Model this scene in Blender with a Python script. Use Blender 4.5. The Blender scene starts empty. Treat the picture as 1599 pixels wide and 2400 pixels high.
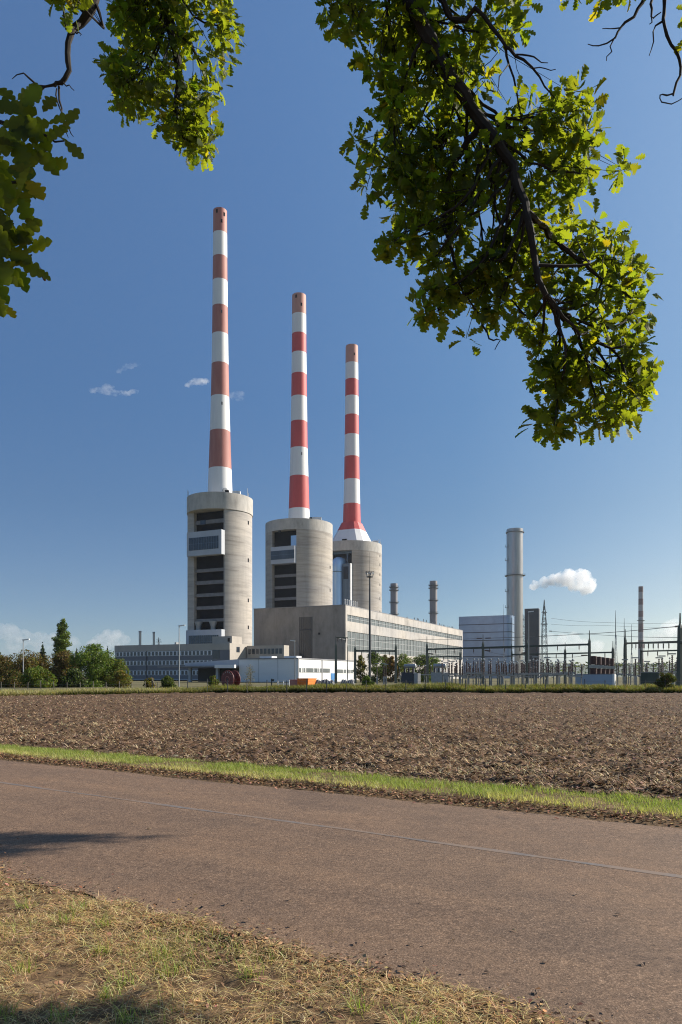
import bpy, math, random
import numpy as np
from mathutils import Vector
PI = math.pi
rng = np.random.default_rng(11)
random.seed(5)
SC = bpy.context.scene
COL = SC.collection
F = 1700.0; CX = 799.5; HZ = 1585.0; CAMZ = 1.7
def P(px, py, Y): return np.array(((px-CX)/F*Y, Y, CAMZ+(HZ-py)/F*Y))
def G(px, Y): return np.array(((px-CX)/F*Y, Y, 0.0))
def Zat(py, Y): return CAMZ+(HZ-py)/F*Y
TH = math.radians(24.5)
U = np.array((math.sin(TH), math.cos(TH), 0.0)); V = np.array((math.cos(TH), -math.sin(TH), 0.0)); ZU = np.array((0, 0, 1.0))
SUN_AZ = math.radians(72); SUN_EL = math.radians(31)

# ------------------------------------------------------------------ objects
def tag(o, label=None, cat=None, group=None, kind=None):
    if label: o['label'] = label
    if cat: o['category'] = cat
    if group: o['group'] = group
    if kind: o['kind'] = kind
    return o
def thing(name, label, cat, base, group=None):
    o = bpy.data.objects.new(name, None); COL.objects.link(o)
    o.location = [float(x) for x in base]; o.empty_display_size = .5
    return tag(o, label, cat, group)
def root_loc(o):
    while o is not None and o.parent is not None: o = o.parent
    return np.array(o.location) if o is not None else np.zeros(3)
def copy_tree(o, parent=None):
    c = o.copy(); COL.objects.link(c)
    if parent is not None: c.parent = parent
    for ch in list(o.children): copy_tree(ch, c)
    return c
def setp(ob, parent):
    ob.parent = parent
class MB:
    def __init__(s): s.v = []; s.f = []; s.m = []
    def add(s, vs, fs, mi=0):
        b = len(s.v); s.v += [tuple(map(float, x)) for x in vs]
        for f in fs: s.f.append([b+i for i in f]); s.m.append(mi)
        return s
    def box(s, o, a0, a1, b0, b1, z0, z1, A=(1, 0, 0), B=(0, 1, 0), mi=0):
        o = np.array(o, float); A = np.array(A, float); B = np.array(B, float)
        vs = [o+A*a+B*b+ZU*z for z in (z0, z1) for a, b in ((a0, b0), (a1, b0), (a1, b1), (a0, b1))]
        return s.add(vs, [(3, 2, 1, 0), (4, 5, 6, 7), (0, 1, 5, 4), (1, 2, 6, 5), (2, 3, 7, 6), (3, 0, 4, 7)], mi)
    def prism(s, pts, z0, z1, mi=0, cap=True):
        n = len(pts)
        vs = [(p[0], p[1], z0) for p in pts]+[(p[0], p[1], z1) for p in pts]
        fs = [(i, (i+1) % n, n+(i+1) % n, n+i) for i in range(n)]
        if cap: fs += [tuple(range(n-1, -1, -1)), tuple(range(n, 2*n))]
        return s.add(vs, fs, mi)
    def lathe(s, c, prof, n=32, mis=None, A=(1, 0, 0), B=(0, 1, 0), W=(0, 0, 1), capt=True, capb=True):
        c = np.array(c, float); A = np.array(A, float); B = np.array(B, float); W = np.array(W, float)
        vs = []; fs = []; ms = []
        for r, z in prof:
            for k in range(n):
                t = 2*PI*k/n; vs.append(c+A*(r*math.cos(t))+B*(r*math.sin(t))+W*z)
        for i in range(len(prof)-1):
            for k in range(n):
                fs.append((i*n+k, i*n+(k+1) % n, (i+1)*n+(k+1) % n, (i+1)*n+k)); ms.append(mis[i] if mis else 0)
        if capb: fs.append(tuple(range(n-1, -1, -1))); ms.append(mis[0] if mis else 0)
        if capt: fs.append(tuple(range((len(prof)-1)*n, len(prof)*n))); ms.append(mis[-1] if mis else 0)
        b = len(s.v); s.v += [tuple(map(float, x)) for x in vs]
        for f, m in zip(fs, ms): s.f.append([b+i for i in f]); s.m.append(m)
        return s
    def tube(s, pts, rs, n=6, mi=0):
        pts = [np.array(p, float) for p in pts]
        if not hasattr(rs, '__len__'): rs = [rs]*len(pts)
        vs = []
        ref = np.array((.31, .17, .94))
        for i, p in enumerate(pts):
            t = pts[min(i+1, len(pts)-1)]-pts[max(i-1, 0)]; t = t/(np.linalg.norm(t)+1e-9)
            if abs(t@ref) > .95: ref = np.array((.9, .3, .1))
            a = np.cross(t, ref); a /= np.linalg.norm(a); b = np.cross(t, a)
            for k in range(n):
                th = 2*PI*k/n; vs.append(p+rs[i]*(a*math.cos(th)+b*math.sin(th)))
        fs = [(i*n+k, i*n+(k+1) % n, (i+1)*n+(k+1) % n, (i+1)*n+k) for i in range(len(pts)-1) for k in range(n)]
        fs += [tuple(range(n-1, -1, -1)), tuple(range((len(pts)-1)*n, len(pts)*n))]
        return s.add(vs, fs, mi)
    def build(s, name, mats, parent=None, smooth=False, label=None):
        me = bpy.data.meshes.new(name)
        off = root_loc(parent) if parent is not None else np.zeros(3)
        me.from_pydata([tuple(np.array(v)-off) for v in s.v], [], s.f)
        if not isinstance(mats, (list, tuple)): mats = [mats]
        for m in mats: me.materials.append(m)
        me.polygons.foreach_set('material_index', s.m)
        if smooth:
            me.polygons.foreach_set('use_smooth', [True]*len(me.polygons))
            try: me.set_sharp_from_angle(angle=math.radians(38))
            except Exception: pass
        me.update()
        o = bpy.data.objects.new(name, me); COL.objects.link(o)
        if parent is not None: o.parent = parent
        if label: o['label'] = label
        return o
def np_mesh(name, Vx, Fc, mat, parent=None, tint=None, smooth=False):
    Vx = np.asarray(Vx, np.float32)
    if parent is not None: Vx = Vx-root_loc(parent).astype(np.float32)
    Fc = np.asarray(Fc, np.int32); nf, k = Fc.shape
    me = bpy.data.meshes.new(name)
    me.vertices.add(len(Vx)); me.vertices.foreach_set('co', Vx.ravel())
    me.loops.add(nf*k); me.loops.foreach_set('vertex_index', Fc.ravel())
    me.polygons.add(nf); me.polygons.foreach_set('loop_start', np.arange(0, nf*k, k, dtype=np.int32))
    try: me.polygons.foreach_set('loop_total', np.full(nf, k, np.int32))
    except Exception: pass
    if smooth: me.polygons.foreach_set('use_smooth', np.ones(nf, bool))
    for m in (mat if isinstance(mat, (list, tuple)) else [mat]): me.materials.append(m)
    if tint is not None:
        ca = me.color_attributes.new('tint', 'FLOAT_COLOR', 'POINT')
        c = np.ones((len(Vx), 4), np.float32); c[:, :3] = tint; ca.data.foreach_set('color', c.ravel())
    me.update(calc_edges=True)
    o = bpy.data.objects.new(name, me); COL.objects.link(o)
    if parent is not None: o.parent = parent
    return o

# ------------------------------------------------------------------ noise
def _h(ix, iy, s):
    n = (ix.astype(np.int64)*374761393+iy.astype(np.int64)*668265263+s*1442695041) & 0xffffffff
    n = ((n ^ (n >> 13))*1274126177) & 0xffffffff
    return ((n ^ (n >> 16)) & 0xffffff)/float(0xffffff)
def vnoise(x, y, s=0):
    ix = np.floor(x); iy = np.floor(y); fx = x-ix; fy = y-iy
    fx = fx*fx*(3-2*fx); fy = fy*fy*(3-2*fy); ix = ix.astype(np.int64); iy = iy.astype(np.int64)
    a = _h(ix, iy, s); b = _h(ix+1, iy, s); c = _h(ix, iy+1, s); d = _h(ix+1, iy+1, s)
    return (a*(1-fx)+b*fx)*(1-fy)+(c*(1-fx)+d*fx)*fy
def fbm(x, y, o=4, s=0):
    r = 0; a = .5; t = 0
    for i in range(o): r = r+a*vnoise(x, y, s+i*7); t += a; x = x*2.03+3.1; y = y*2.03+1.7; a *= .5
    return r/t

# ------------------------------------------------------------------ materials
def nodes_of(name):
    m = bpy.data.materials.new(name); m.use_nodes = True
    nt = m.node_tree; b = nt.nodes['Principled BSDF']
    return m, nt, b
def lnk(nt, a, b): nt.links.new(a, b)
def nd(nt, t, **k):
    n = nt.nodes.new(t)
    for a, v in k.items():
        if a in n.inputs.keys() if hasattr(n.inputs, 'keys') else False: n.inputs[a].default_value = v
        else: setattr(n, a, v)
    return n
def ramp(nt, stops):
    r = nt.nodes.new('ShaderNodeValToRGB'); e = r.color_ramp.elements
    while len(e) < len(stops): e.new(.5)
    for el, (p, c) in zip(e, stops): el.position = p; el.color = (*c, 1) if len(c) == 3 else c
    return r
def noise(nt, vec, scale, detail=4, rough=.6, dist=0):
    n = nt.nodes.new('ShaderNodeTexNoise'); n.inputs['Scale'].default_value = scale; n.inputs['Detail'].default_value = detail
    n.inputs['Roughness'].default_value = rough; n.inputs['Distortion'].default_value = dist
    if vec is not None: lnk(nt, vec, n.inputs['Vector'])
    return n
def mapping(nt, scale, src='Object'):
    tc = nt.nodes.new('ShaderNodeTexCoord'); mp = nt.nodes.new('ShaderNodeMapping')
    mp.inputs['Scale'].default_value = scale; lnk(nt, tc.outputs[src], mp.inputs['Vector']); return mp.outputs['Vector']
def mix(nt, fac, a, b, mode='MIX'):
    m = nt.nodes.new('ShaderNodeMix'); m.data_type = 'RGBA'; m.blend_type = mode
    for sock, v in ((m.inputs[0], fac), (m.inputs[6], a), (m.inputs[7], b)):
        if isinstance(v, (int, float)): sock.default_value = v
        elif isinstance(v, tuple): sock.default_value = (*v, 1)
        else: lnk(nt, v, sock)
    return m.outputs[2]
def bump(nt, b, h, strength=.3, dist=.05):
    n = nt.nodes.new('ShaderNodeBump'); n.inputs['Strength'].default_value = strength; n.inputs['Distance'].default_value = dist
    lnk(nt, h, n.inputs['Height']); lnk(nt, n.outputs['Normal'], b.inputs['Normal'])
def paint(name, col, rough=.6, metal=0, var=.18, scale=(.6, .6, .6), stains=None):
    """plain surface with mottling; stains = (colour, scale, low, high)"""
    m, nt, b = nodes_of(name)
    n = noise(nt, mapping(nt, scale), 1.0, 5, .65)
    lo = tuple(c*(1-var) for c in col); hi = tuple(min(1, c*(1+var)) for c in col)
    r = ramp(nt, [(.3, lo), (.7, hi)]); lnk(nt, n.outputs[0], r.inputs[0]); c = r.outputs[0]
    if stains:
        n2 = noise(nt, mapping(nt, stains[1]), 1.0, 6, .7)
        r2 = ramp(nt, [(stains[2], (0, 0, 0)), (stains[3], (1, 1, 1))]); lnk(nt, n2.outputs[0], r2.inputs[0])
        c = mix(nt, r2.outputs[0], c, stains[0])
    lnk(nt, c, b.inputs['Base Color']); b.inputs['Roughness'].default_value = rough; b.inputs['Metallic'].default_value = metal
    return m
def concrete(name, col, band=True):
    m, nt, b = nodes_of(name)
    n1 = noise(nt, mapping(nt, (.07, .07, .75) if band else (.25, .25, .12)), 1.0, 6, .68)
    r1 = ramp(nt, [(.28, tuple(c*.60 for c in col)), (.44, tuple(c*.88 for c in col)), (.53, col), (.72, tuple(min(1, c*1.16) for c in col))]); lnk(nt, n1.outputs[0], r1.inputs[0])
    n2 = noise(nt, mapping(nt, (.7, .7, .05)), 1.0, 5, .7)
    r2 = ramp(nt, [(.52, (0, 0, 0)), (.8, (.55, .55, .55))]); lnk(nt, n2.outputs[0], r2.inputs[0])
    c = mix(nt, r2.outputs[0], r1.outputs[0], tuple(x*.55 for x in col))
    n4 = noise(nt, mapping(nt, (.04, .04, .09)), 1.0, 3, .5)
    r4 = ramp(nt, [(.3, (.84, .86, .9)), (.7, (1.05, 1.02, .97))]); lnk(nt, n4.outputs[0], r4.inputs[0])
    c = mix(nt, 1.0, c, r4.outputs[0], 'MULTIPLY')
    n3 = noise(nt, mapping(nt, (.5, .5, 2.0)), 1.0, 6, .7); bump(nt, b, n3.outputs[0], .25, .15)
    lnk(nt, c, b.inputs['Base Color']); b.inputs['Roughness'].default_value = .85
    return m
def foliage(name, dif=(.06, .1, .02), tra=(.2, .3, .03), ft=.45, gloss=.06, rough=.45):
    """leaf: the tint attribute is the leaf's own colour"""
    m = bpy.data.materials.new(name); m.use_nodes = True; nt = m.node_tree; nt.nodes.clear()
    at = nt.nodes.new('ShaderNodeAttribute'); at.attribute_name = 'tint'
    d = nt.nodes.new('ShaderNodeBsdfDiffuse'); t = nt.nodes.new('ShaderNodeBsdfTranslucent'); g = nt.nodes.new('ShaderNodeBsdfGlossy')
    lnk(nt, mix(nt, 1.0, at.outputs[0], dif, 'MULTIPLY'), d.inputs[0]); lnk(nt, mix(nt, 1.0, at.outputs[0], tra, 'MULTIPLY'), t.inputs[0])
    g.inputs[0].default_value = (.6, .6, .55, 1); g.inputs[1].default_value = rough
    a = nt.nodes.new('ShaderNodeMixShader'); a.inputs[0].default_value = ft; lnk(nt, d.outputs[0], a.inputs[1]); lnk(nt, t.outputs[0], a.inputs[2])
    c = nt.nodes.new('ShaderNodeMixShader'); c.inputs[0].default_value = gloss; lnk(nt, a.outputs[0], c.inputs[1]); lnk(nt, g.outputs[0], c.inputs[2])
    o = nt.nodes.new('ShaderNodeOutputMaterial'); lnk(nt, c.outputs[0], o.inputs[0]); return m
M = {}
M['shaft'] = concrete('weathered_concrete', (.44, .402, .358))
M['shaft2'] = concrete('stained_concrete', (.41, .370, .320))
M['cap'] = concrete('pale_concrete', (.50, .47, .42), False)
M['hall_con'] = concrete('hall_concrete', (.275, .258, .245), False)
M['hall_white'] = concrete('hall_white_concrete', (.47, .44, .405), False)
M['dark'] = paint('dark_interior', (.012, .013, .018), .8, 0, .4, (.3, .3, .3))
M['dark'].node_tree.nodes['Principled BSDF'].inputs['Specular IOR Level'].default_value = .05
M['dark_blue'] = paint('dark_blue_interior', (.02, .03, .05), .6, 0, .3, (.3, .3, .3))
M['slab'] = paint('slab_grey', (.20, .19, .19), .8)
M['white_clad'] = paint('white_cladding', (.42, .44, .47), .55, 0, .08, (.2, .2, .05))
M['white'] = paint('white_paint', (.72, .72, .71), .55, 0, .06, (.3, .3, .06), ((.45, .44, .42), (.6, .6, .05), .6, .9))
M['glass'] = paint('dark_glass', (.03, .04, .055), .12, 0, .3, (.4, .4, .4))
M['glass_grey'] = paint('grey_glass', (.14, .155, .155), .25, 0, .35, (.22, .22, .1))
M['mullion'] = paint('mullion_grey', (.42, .43, .43), .5, 0, .1)
M['chim_white'] = paint('chimney_white', (.74, .735, .72), .6, 0, .06, (.25, .25, .04), ((.5, .48, .44), (.5, .5, .03), .62, .95))
M['chim_faded'] = paint('faded_red', (.40, .15, .12), .65, 0, .16, (.3, .3, .05), ((.48, .25, .20), (.35, .35, .05), .5, .8))
M['chim_top'] = paint('faded_top_red', (.50, .25, .20), .65, 0, .14, (.3, .3, .05), ((.42, .17, .13), (.35, .35, .05), .5, .8))
M['chim_red'] = paint('signal_red', (.56, .075, .07), .6, 0, .12, (.3, .3, .05), ((.62, .18, .15), (.4, .4, .04), .55, .9))
M['steel'] = paint('stack_steel', (.40, .375, .35), .36, .92, .12, (.25, .25, .06), ((.34, .29, .25), (.4, .4, .05), .5, .85))
M['steel_dull'] = paint('dull_stack_steel', (.25, .235, .24), .5, .3, .12, (.3, .3, .08))
M['duct_blue'] = paint('blue_metal_duct', (.34, .52, .74), .35, .25, .08, (.3, .3, .08))
M['casing_blue'] = paint('blue_grey_casing', (.11, .16, .215), .5, .1, .15, (.9, .9, .06))
M['rail'] = paint('rail_dark', (.055, .06, .065), .5, .4)
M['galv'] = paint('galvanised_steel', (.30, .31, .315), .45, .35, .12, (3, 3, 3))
M['green_steel'] = paint('green_painted_steel', (.035, .052, .042), .55, 0, .2, (1.5, 1.5, .4))
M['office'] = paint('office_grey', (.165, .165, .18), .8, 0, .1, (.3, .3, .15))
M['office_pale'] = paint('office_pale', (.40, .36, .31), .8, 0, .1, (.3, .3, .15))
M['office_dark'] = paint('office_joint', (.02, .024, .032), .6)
M['roof_grey'] = paint('roof_grey', (.22, .22, .23), .8)
M['ware'] = paint('warehouse_cladding', (.74, .74, .73), .5, 0, .05, (.05, .05, .6))
M['clad_dark'] = paint('dark_cladding', (.03, .04, .055), .5, .1, .12, (.2, .2, .2))
M['clad_blue'] = paint('blue_grey_cladding', (.25, .33, .46), .32, .6, .1, (.15, .15, .15))
M['insul'] = paint('brown_insulator', (.055, .03, .026), .3, 0, .2, (2, 2, 2))
M['porcelain'] = paint('pale_insulator', (.30, .295, .285), .4, 0, .15, (2, 2, 2))
M['orange'] = paint('orange_paint', (.75, .20, .02), .55, 0, .15, (1, 1, 1))
M['red_dark'] = paint('dark_red_paint', (.042, .011, .010), .6, 0, .25, (1, 1, 1))
M['blue_door'] = paint('blue_door', (.05, .2, .45), .5)
M['reel_red'] = paint('reel_red', (.13, .024, .022), .6, 0, .25, (1.5, 1.5, 1.5))
M['tarp'] = paint('grey_tarpaulin', (.11, .11, .12), .55, 0, .3, (1.2, 1.2, 1.2))
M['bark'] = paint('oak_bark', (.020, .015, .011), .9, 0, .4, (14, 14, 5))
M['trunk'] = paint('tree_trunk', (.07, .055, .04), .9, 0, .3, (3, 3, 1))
M['wood_post'] = paint('weathered_post', (.16, .14, .115), .85, 0, .3, (3, 3, 1))
M['acorn'] = paint('acorn_brown', (.09, .03, .014), .4, 0, .3, (60, 60, 60))
M['wire'] = paint('conductor_wire', (.12, .12, .12), .45, .5, .1)
M['leaf_oak'] = foliage('oak_leaf', (.034, .053, .008), (.41, .47, .019), .48, .02)
M['leaf'] = foliage('tree_leaf', (1, 1, 1), (1.6, 1.7, .8), .3, .02)
M['blade'] = foliage('grass_blade', (1, 1, 1), (1.5, 1.6, .9), .35, .03, .5)
M['straw'] = foliage('straw', (1, 1, 1), (.8, .75, .6), .12, .03, .5)

# ------------------------------------------------------------------ camera, light, sky
cam = bpy.data.cameras.new('camera'); co = bpy.data.objects.new('camera', cam); COL.objects.link(co)
cam.sensor_fit = 'HORIZONTAL'; cam.sensor_width = 36; cam.lens = 36*F/1599; cam.shift_y = (HZ-1200)/1599
co.location = (0, 0, CAMZ); co.rotation_euler = (PI/2, 0, 0); cam.clip_start = .05; cam.clip_end = 30000
SC.camera = co
sdir = Vector((math.sin(SUN_AZ)*math.cos(SUN_EL), math.cos(SUN_AZ)*math.cos(SUN_EL), math.sin(SUN_EL)))
sl = bpy.data.lights.new('sun', 'SUN'); sl.energy = 4.6; sl.angle = math.radians(.53); sl.color = (1, .92, .81)
so = bpy.data.objects.new('sun', sl); COL.objects.link(so); so.rotation_euler = sdir.to_track_quat('Z', 'Y').to_euler(); so.location = (60, 20, 80)
W = bpy.data.worlds.new('World'); SC.world = W; W.use_nodes = True; wn = W.node_tree
bg = wn.nodes['Background']; sk = wn.nodes.new('ShaderNodeTexSky'); sk.sky_type = 'NISHITA'; sk.sun_disc = False
sk.sun_elevation = SUN_EL; sk.sun_rotation = SUN_AZ; sk.altitude = 300; sk.air_density = 1.0; sk.dust_density = .15; sk.ozone_density = 3.5
wtc = wn.nodes.new('ShaderNodeTexCoord'); wsp = wn.nodes.new('ShaderNodeSeparateXYZ'); wn.links.new(wtc.outputs['Generated'], wsp.inputs[0])
wz_ = ramp(wn, [(0, (.46, .58, .80)), (.045, (.52, .61, .76)), (.12, (.56, .63, .74)), (.22, (.57, .68, .78)), (.35, (.65, .82, .94)), (.67, (1.12, 1.30, 1.40))]); wn.links.new(wsp.outputs[2], wz_.inputs[0])
wxm = wn.nodes.new('ShaderNodeMath'); wxm.operation = 'MULTIPLY_ADD'; wxm.inputs[1].default_value = .5; wxm.inputs[2].default_value = .5; wn.links.new(wsp.outputs[0], wxm.inputs[0])
wx_ = ramp(wn, [(.30, (.98, .98, 1)), (.46, (1, 1, 1)), (.58, (1.12, 1.08, 1.0)), (.72, (1.84, 1.42, 1.10))]); wn.links.new(wxm.outputs[0], wx_.inputs[0])
wn.links.new(mix(wn, 1.0, mix(wn, 1.0, sk.outputs[0], wz_.outputs[0], 'MULTIPLY'), wx_.outputs[0], 'MULTIPLY'), bg.inputs[0]); bg.inputs[1].default_value = .065
SC.view_settings.view_transform = 'Standard'; SC.view_settings.look = 'None'; SC.view_settings.exposure = .8; SC.view_settings.gamma = 1
SC.render.engine = 'CYCLES'; cy = SC.cycles; cy.use_denoising = True; cy.denoising_prefilter = 'NONE'; cy.filter_width = 1.1
cy.max_bounces = 10; cy.diffuse_bounces = 4; cy.glossy_bounces = 3; cy.transmission_bounces = 4; cy.volume_bounces = 6; cy.transparent_max_bounces = 8
cy.sample_clamp_indirect = 6; cy.caustics_reflective = False; cy.caustics_refractive = False

CLOUDS = True; HAZE = .00005
# ------------------------------------------------------------------ setting: ground, road, field
D2 = np.array((.85, -.527)); N2 = np.array((.527, .85))
def AC(a, c): return np.stack([a*D2[0]+c*N2[0], a*D2[1]+c*N2[1]], -1)
def grid_faces(nr, nc):
    i = np.arange(nr-1)[:, None]*nc+np.arange(nc-1)[None]
    return np.stack([i, i+1, i+nc+1, i+nc], -1).reshape(-1, 4)
def soil_mat(name, c0, c1, c2, sc, bs=.6):
    m, nt, b = nodes_of(name); v = mapping(nt, (1, 1, 1))
    n = noise(nt, v, sc, 6, .75); r = ramp(nt, [(.3, c0), (.5, c1), (.72, c2)]); lnk(nt, n.outputs[0], r.inputs[0])
    n2 = noise(nt, v, sc*.07, 4, .6); r2 = ramp(nt, [(.3, (.62, .60, .58)), (.7, (1.25, 1.2, 1.14))]); lnk(nt, n2.outputs[0], r2.inputs[0])
    lnk(nt, mix(nt, 1.0, r.outputs[0], r2.outputs[0], 'MULTIPLY'), b.inputs['Base Color']); b.inputs['Roughness'].default_value = .95
    b.inputs['Specular IOR Level'].default_value = .15
    bump(nt, b, n.outputs[0], bs, .03); return m
M['ground'] = soil_mat('meadow_ground', (.09, .085, .04), (.14, .13, .065), (.20, .175, .10), .8)
M['soil'] = soil_mat('field_soil', (.032, .019, .010), (.095, .058, .033), (.23, .150, .092), 9, .9)
M['verge_soil'] = soil_mat('verge_soil', (.05, .032, .018), (.14, .092, .052), (.30, .21, .12), 11)
MBg = MB().add([(-9000, -3000, -.09), (9000, -3000, -.09), (9000, 15000, -.09), (-9000, 15000, -.09)], [(0, 1, 2, 3)])
tag(MBg.build('ground', M['ground']), kind='structure')
# road
m, nt, b = nodes_of('reddish_asphalt'); v = mapping(nt, (1, 1, 1))
n1 = noise(nt, v, 70, 4, .85); r1 = ramp(nt, [(.30, (.022, .013, .008)), (.45, (.136, .086, .053)), (.58, (.205, .133, .086)), (.74, (.58, .42, .29))]); lnk(nt, n1.outputs[0], r1.inputs[0])
n2 = noise(nt, v, .55, 6, .68, .4); r2 = ramp(nt, [(.28, (.78, .79, .82)), (.5, (1, 1, 1)), (.75, (1.13, 1.08, 1.02))]); lnk(nt, n2.outputs[0], r2.inputs[0])
n3 = noise(nt, v, 5.5, 5, .7); r3 = ramp(nt, [(.3, (.86, .86, .87)), (.7, (1.1, 1.09, 1.07))]); lnk(nt, n3.outputs[0], r3.inputs[0])
c = mix(nt, 1.0, mix(nt, 1.0, r1.outputs[0], r2.outputs[0], 'MULTIPLY'), r3.outputs[0], 'MULTIPLY')
tcr = nt.nodes.new('ShaderNodeTexCoord'); mpr = nt.nodes.new('ShaderNodeMapping'); mpr.vector_type = 'TEXTURE'; mpr.inputs['Rotation'].default_value = (0, 0, math.atan2(D2[1], D2[0])); mpr.inputs['Scale'].default_value = (7, .55, 1); lnk(nt, tcr.outputs['Object'], mpr.inputs['Vector'])
n6 = noise(nt, mpr.outputs[0], 1.0, 5, .6); r6 = ramp(nt, [(.3, (.84, .84, .86)), (.7, (1.13, 1.11, 1.08))]); lnk(nt, n6.outputs[0], r6.inputs[0]); c = mix(nt, 1.0, c, r6.outputs[0], 'MULTIPLY')
n8 = noise(nt, v, 26, 3, .7); r8 = ramp(nt, [(.32, (.70, .68, .66)), (.5, (1, 1, 1)), (.68, (1.28, 1.27, 1.25))]); lnk(nt, n8.outputs[0], r8.inputs[0]); c = mix(nt, 1.0, c, r8.outputs[0], 'MULTIPLY')
n7 = noise(nt, v, 1.9, 4, .6); r7 = ramp(nt, [(.62, (1, 1, 1)), (.76, (.74, .72, .71))]); lnk(nt, n7.outputs[0], r7.inputs[0]); c = mix(nt, 1.0, c, r7.outputs[0], 'MULTIPLY')
vo = nt.nodes.new('ShaderNodeTexVoronoi'); vo.inputs['Scale'].default_value = 60; lnk(nt, v, vo.inputs['Vector'])
rv = ramp(nt, [(.0, (1, 1, 1)), (.13, (1, 1, 1)), (.17, (0, 0, 0))]); lnk(nt, vo.outputs['Distance'], rv.inputs[0])
n5 = noise(nt, v, 31, 2, .5); r5 = ramp(nt, [(.58, (0, 0, 0)), (.64, (.75, .75, .75))]); lnk(nt, n5.outputs[0], r5.inputs[0])
c = mix(nt, mix(nt, 1.0, rv.outputs[0], r5.outputs[0], 'MULTIPLY'), c, (.42, .36, .31))
lnk(nt, c, b.inputs['Base Color']); b.inputs['Roughness'].default_value = .8; b.inputs['Specular IOR Level'].default_value = .3
bump(nt, b, n1.outputs[0], .55, .012); M['asphalt'] = m
aa = np.arange(-45, 16, .06)
def edge_near(a): return 3.67-.10*np.clip(a+2.4, 0, 3)+.17*(fbm(a*.9, a*0, 4, 3)-.5)*2+.05*(vnoise(a*7, a*0+3, 5)-.5)+np.where(a < -4.6, (a+4.6)*-.10, 0)
def edge_far(a): return 8.82+.10*(fbm(a*.8, a*0+9, 4, 8)-.5)*2+.06*(vnoise(a*6, a*0+5, 9)-.5)
cs = np.linspace(0, 1, 9); A2 = np.repeat(aa[:, None], 9, 1); C2 = edge_near(aa)[:, None]*(1-cs)+edge_far(aa)[:, None]*cs
Z2 = .012+.02*np.sin(cs*PI)[None]+.012*(fbm(A2*.5, C2*.5, 3, 12)-.5)
XY = AC(A2, C2); rv_ = np.concatenate([XY, Z2[..., None]], -1)
tag(np_mesh('road', rv_.reshape(-1, 3), grid_faces(len(aa), 9)[:, ::-1], M['asphalt'], smooth=True), kind='structure')
# bitumen seam on the road
a3 = np.arange(-30, 12, .05); c3 = 6.88-.022*(a3+11)+.035*(fbm(a3*.7, a3*0, 4, 21)-.5)*2; w3 = .022+.028*vnoise(a3*1.7, a3*0, 23)
def road_z(a, c):
    t = (c-edge_near(a))/(edge_far(a)-edge_near(a)); return .012+.02*np.sin(np.clip(t, 0, 1)*PI)+.012*(fbm(a*.5, c*.5, 3, 12)-.5)
sv = np.stack([np.concatenate([AC(a3, c3+s*w3), (road_z(a3, c3+s*w3)+.0018)[:, None]], -1) for s in (-1, 1)], 1)
M['seam'] = paint('bitumen_seam', (.118, .108, .104), .7, 0, .35, (9, 9, 9), ((.19, .132, .092), (2, 2, 2), .38, .58))
tag(np_mesh('road_seam', sv.reshape(-1, 3), grid_faces(len(a3), 2)[:, ::-1], M['seam']), kind='structure')
# near verge soil
def verge_h(a, c): return .02+.05*(fbm(a*2.2, c*2.2, 4, 31)-.45)+.035*(fbm(a*9, c*9, 3, 33)-.5)-.035*np.clip((c-edge_near(a)+.10)/.3, 0, 1)
a4 = np.arange(-12, 6, .035); c4 = np.arange(-.8, 4.3, .035); A4, C4 = np.meshgrid(a4, c4, indexing='ij')
tag(np_mesh('verge', np.concatenate([AC(A4, C4), verge_h(A4, C4)[..., None]], -1).reshape(-1, 3), grid_faces(len(a4), len(c4))[:, ::-1], M['verge_soil'], smooth=True), kind='structure')
MBv = MB()
for q in ([(-60, 3.6), (-12, 3.6), (-12, -14), (-60, -14)], [(6, 3.6), (30, 3.6), (30, -14), (6, -14)], [(-12, -.8), (6, -.8), (6, -14), (-12, -14)]):
    vv = [(*AC(np.array(x, float), np.array(y, float)), .0) for x, y in q]; MBv.add(vv, [tuple(range(4))])
tag(MBv.build('meadow', M['verge_soil']), kind='structure')
# far strip soil
def strip_h(a, c): return .0+.05*np.clip((c-8.9)/.5, 0, 1)+.03*(fbm(a*3, c*3, 4, 41)-.5)
a5 = np.arange(-45, 16, .06); c5 = np.arange(8.55, 10.9, .06); A5, C5 = np.meshgrid(a5, c5, indexing='ij')
tag(np_mesh('road_edge', np.concatenate([AC(A5, C5), strip_h(A5, C5)[..., None]], -1).reshape(-1, 3), grid_faces(len(a5), len(c5))[:, ::-1], M['verge_soil'], smooth=True), kind='structure')
# ploughed field: rows spaced so that clods keep their size towards the horizon
def field_h(x, y):
    big = fbm(x*.9, y*.9, 3, 51)-.5; mid = fbm(x*3.1, y*3.1, 3, 53)-.5; sm = vnoise(x*8.5, y*8.5, 55)-.5
    rd = np.abs(fbm(x*4.3, y*4.3, 2, 57)-.5)
    h = .10*big+.11*mid+.09*sm+.10*(.25-rd)
    cc = x*N2[0]+y*N2[1]
    return .02+h*np.clip((cc-10.4)/.6, .25, 1)+.03
FAR_Y = lambda x: np.where(x < -13, np.maximum(74+(x+13)*.83, 52), 74.0)+np.clip(x+13, 0, 60)*-.03
tt = np.linspace(0, 1, 300); uu = np.linspace(-1, 1, 640)
yn = np.minimum(12.36-.62*(uu*0), 60)
rows = []
for t in tt:
    # x spans widen with distance; near edge follows the strip
    iy = 1/78.0+(1/7.2-1/78.0)*(1-t)
    y = 1/iy; x = uu*(y*.72+1.5)
    rows.append(np.stack([x, np.full_like(x, y)], -1))
FX = np.stack(rows); cc = FX[..., 0]*N2[0]+FX[..., 1]*N2[1]
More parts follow.
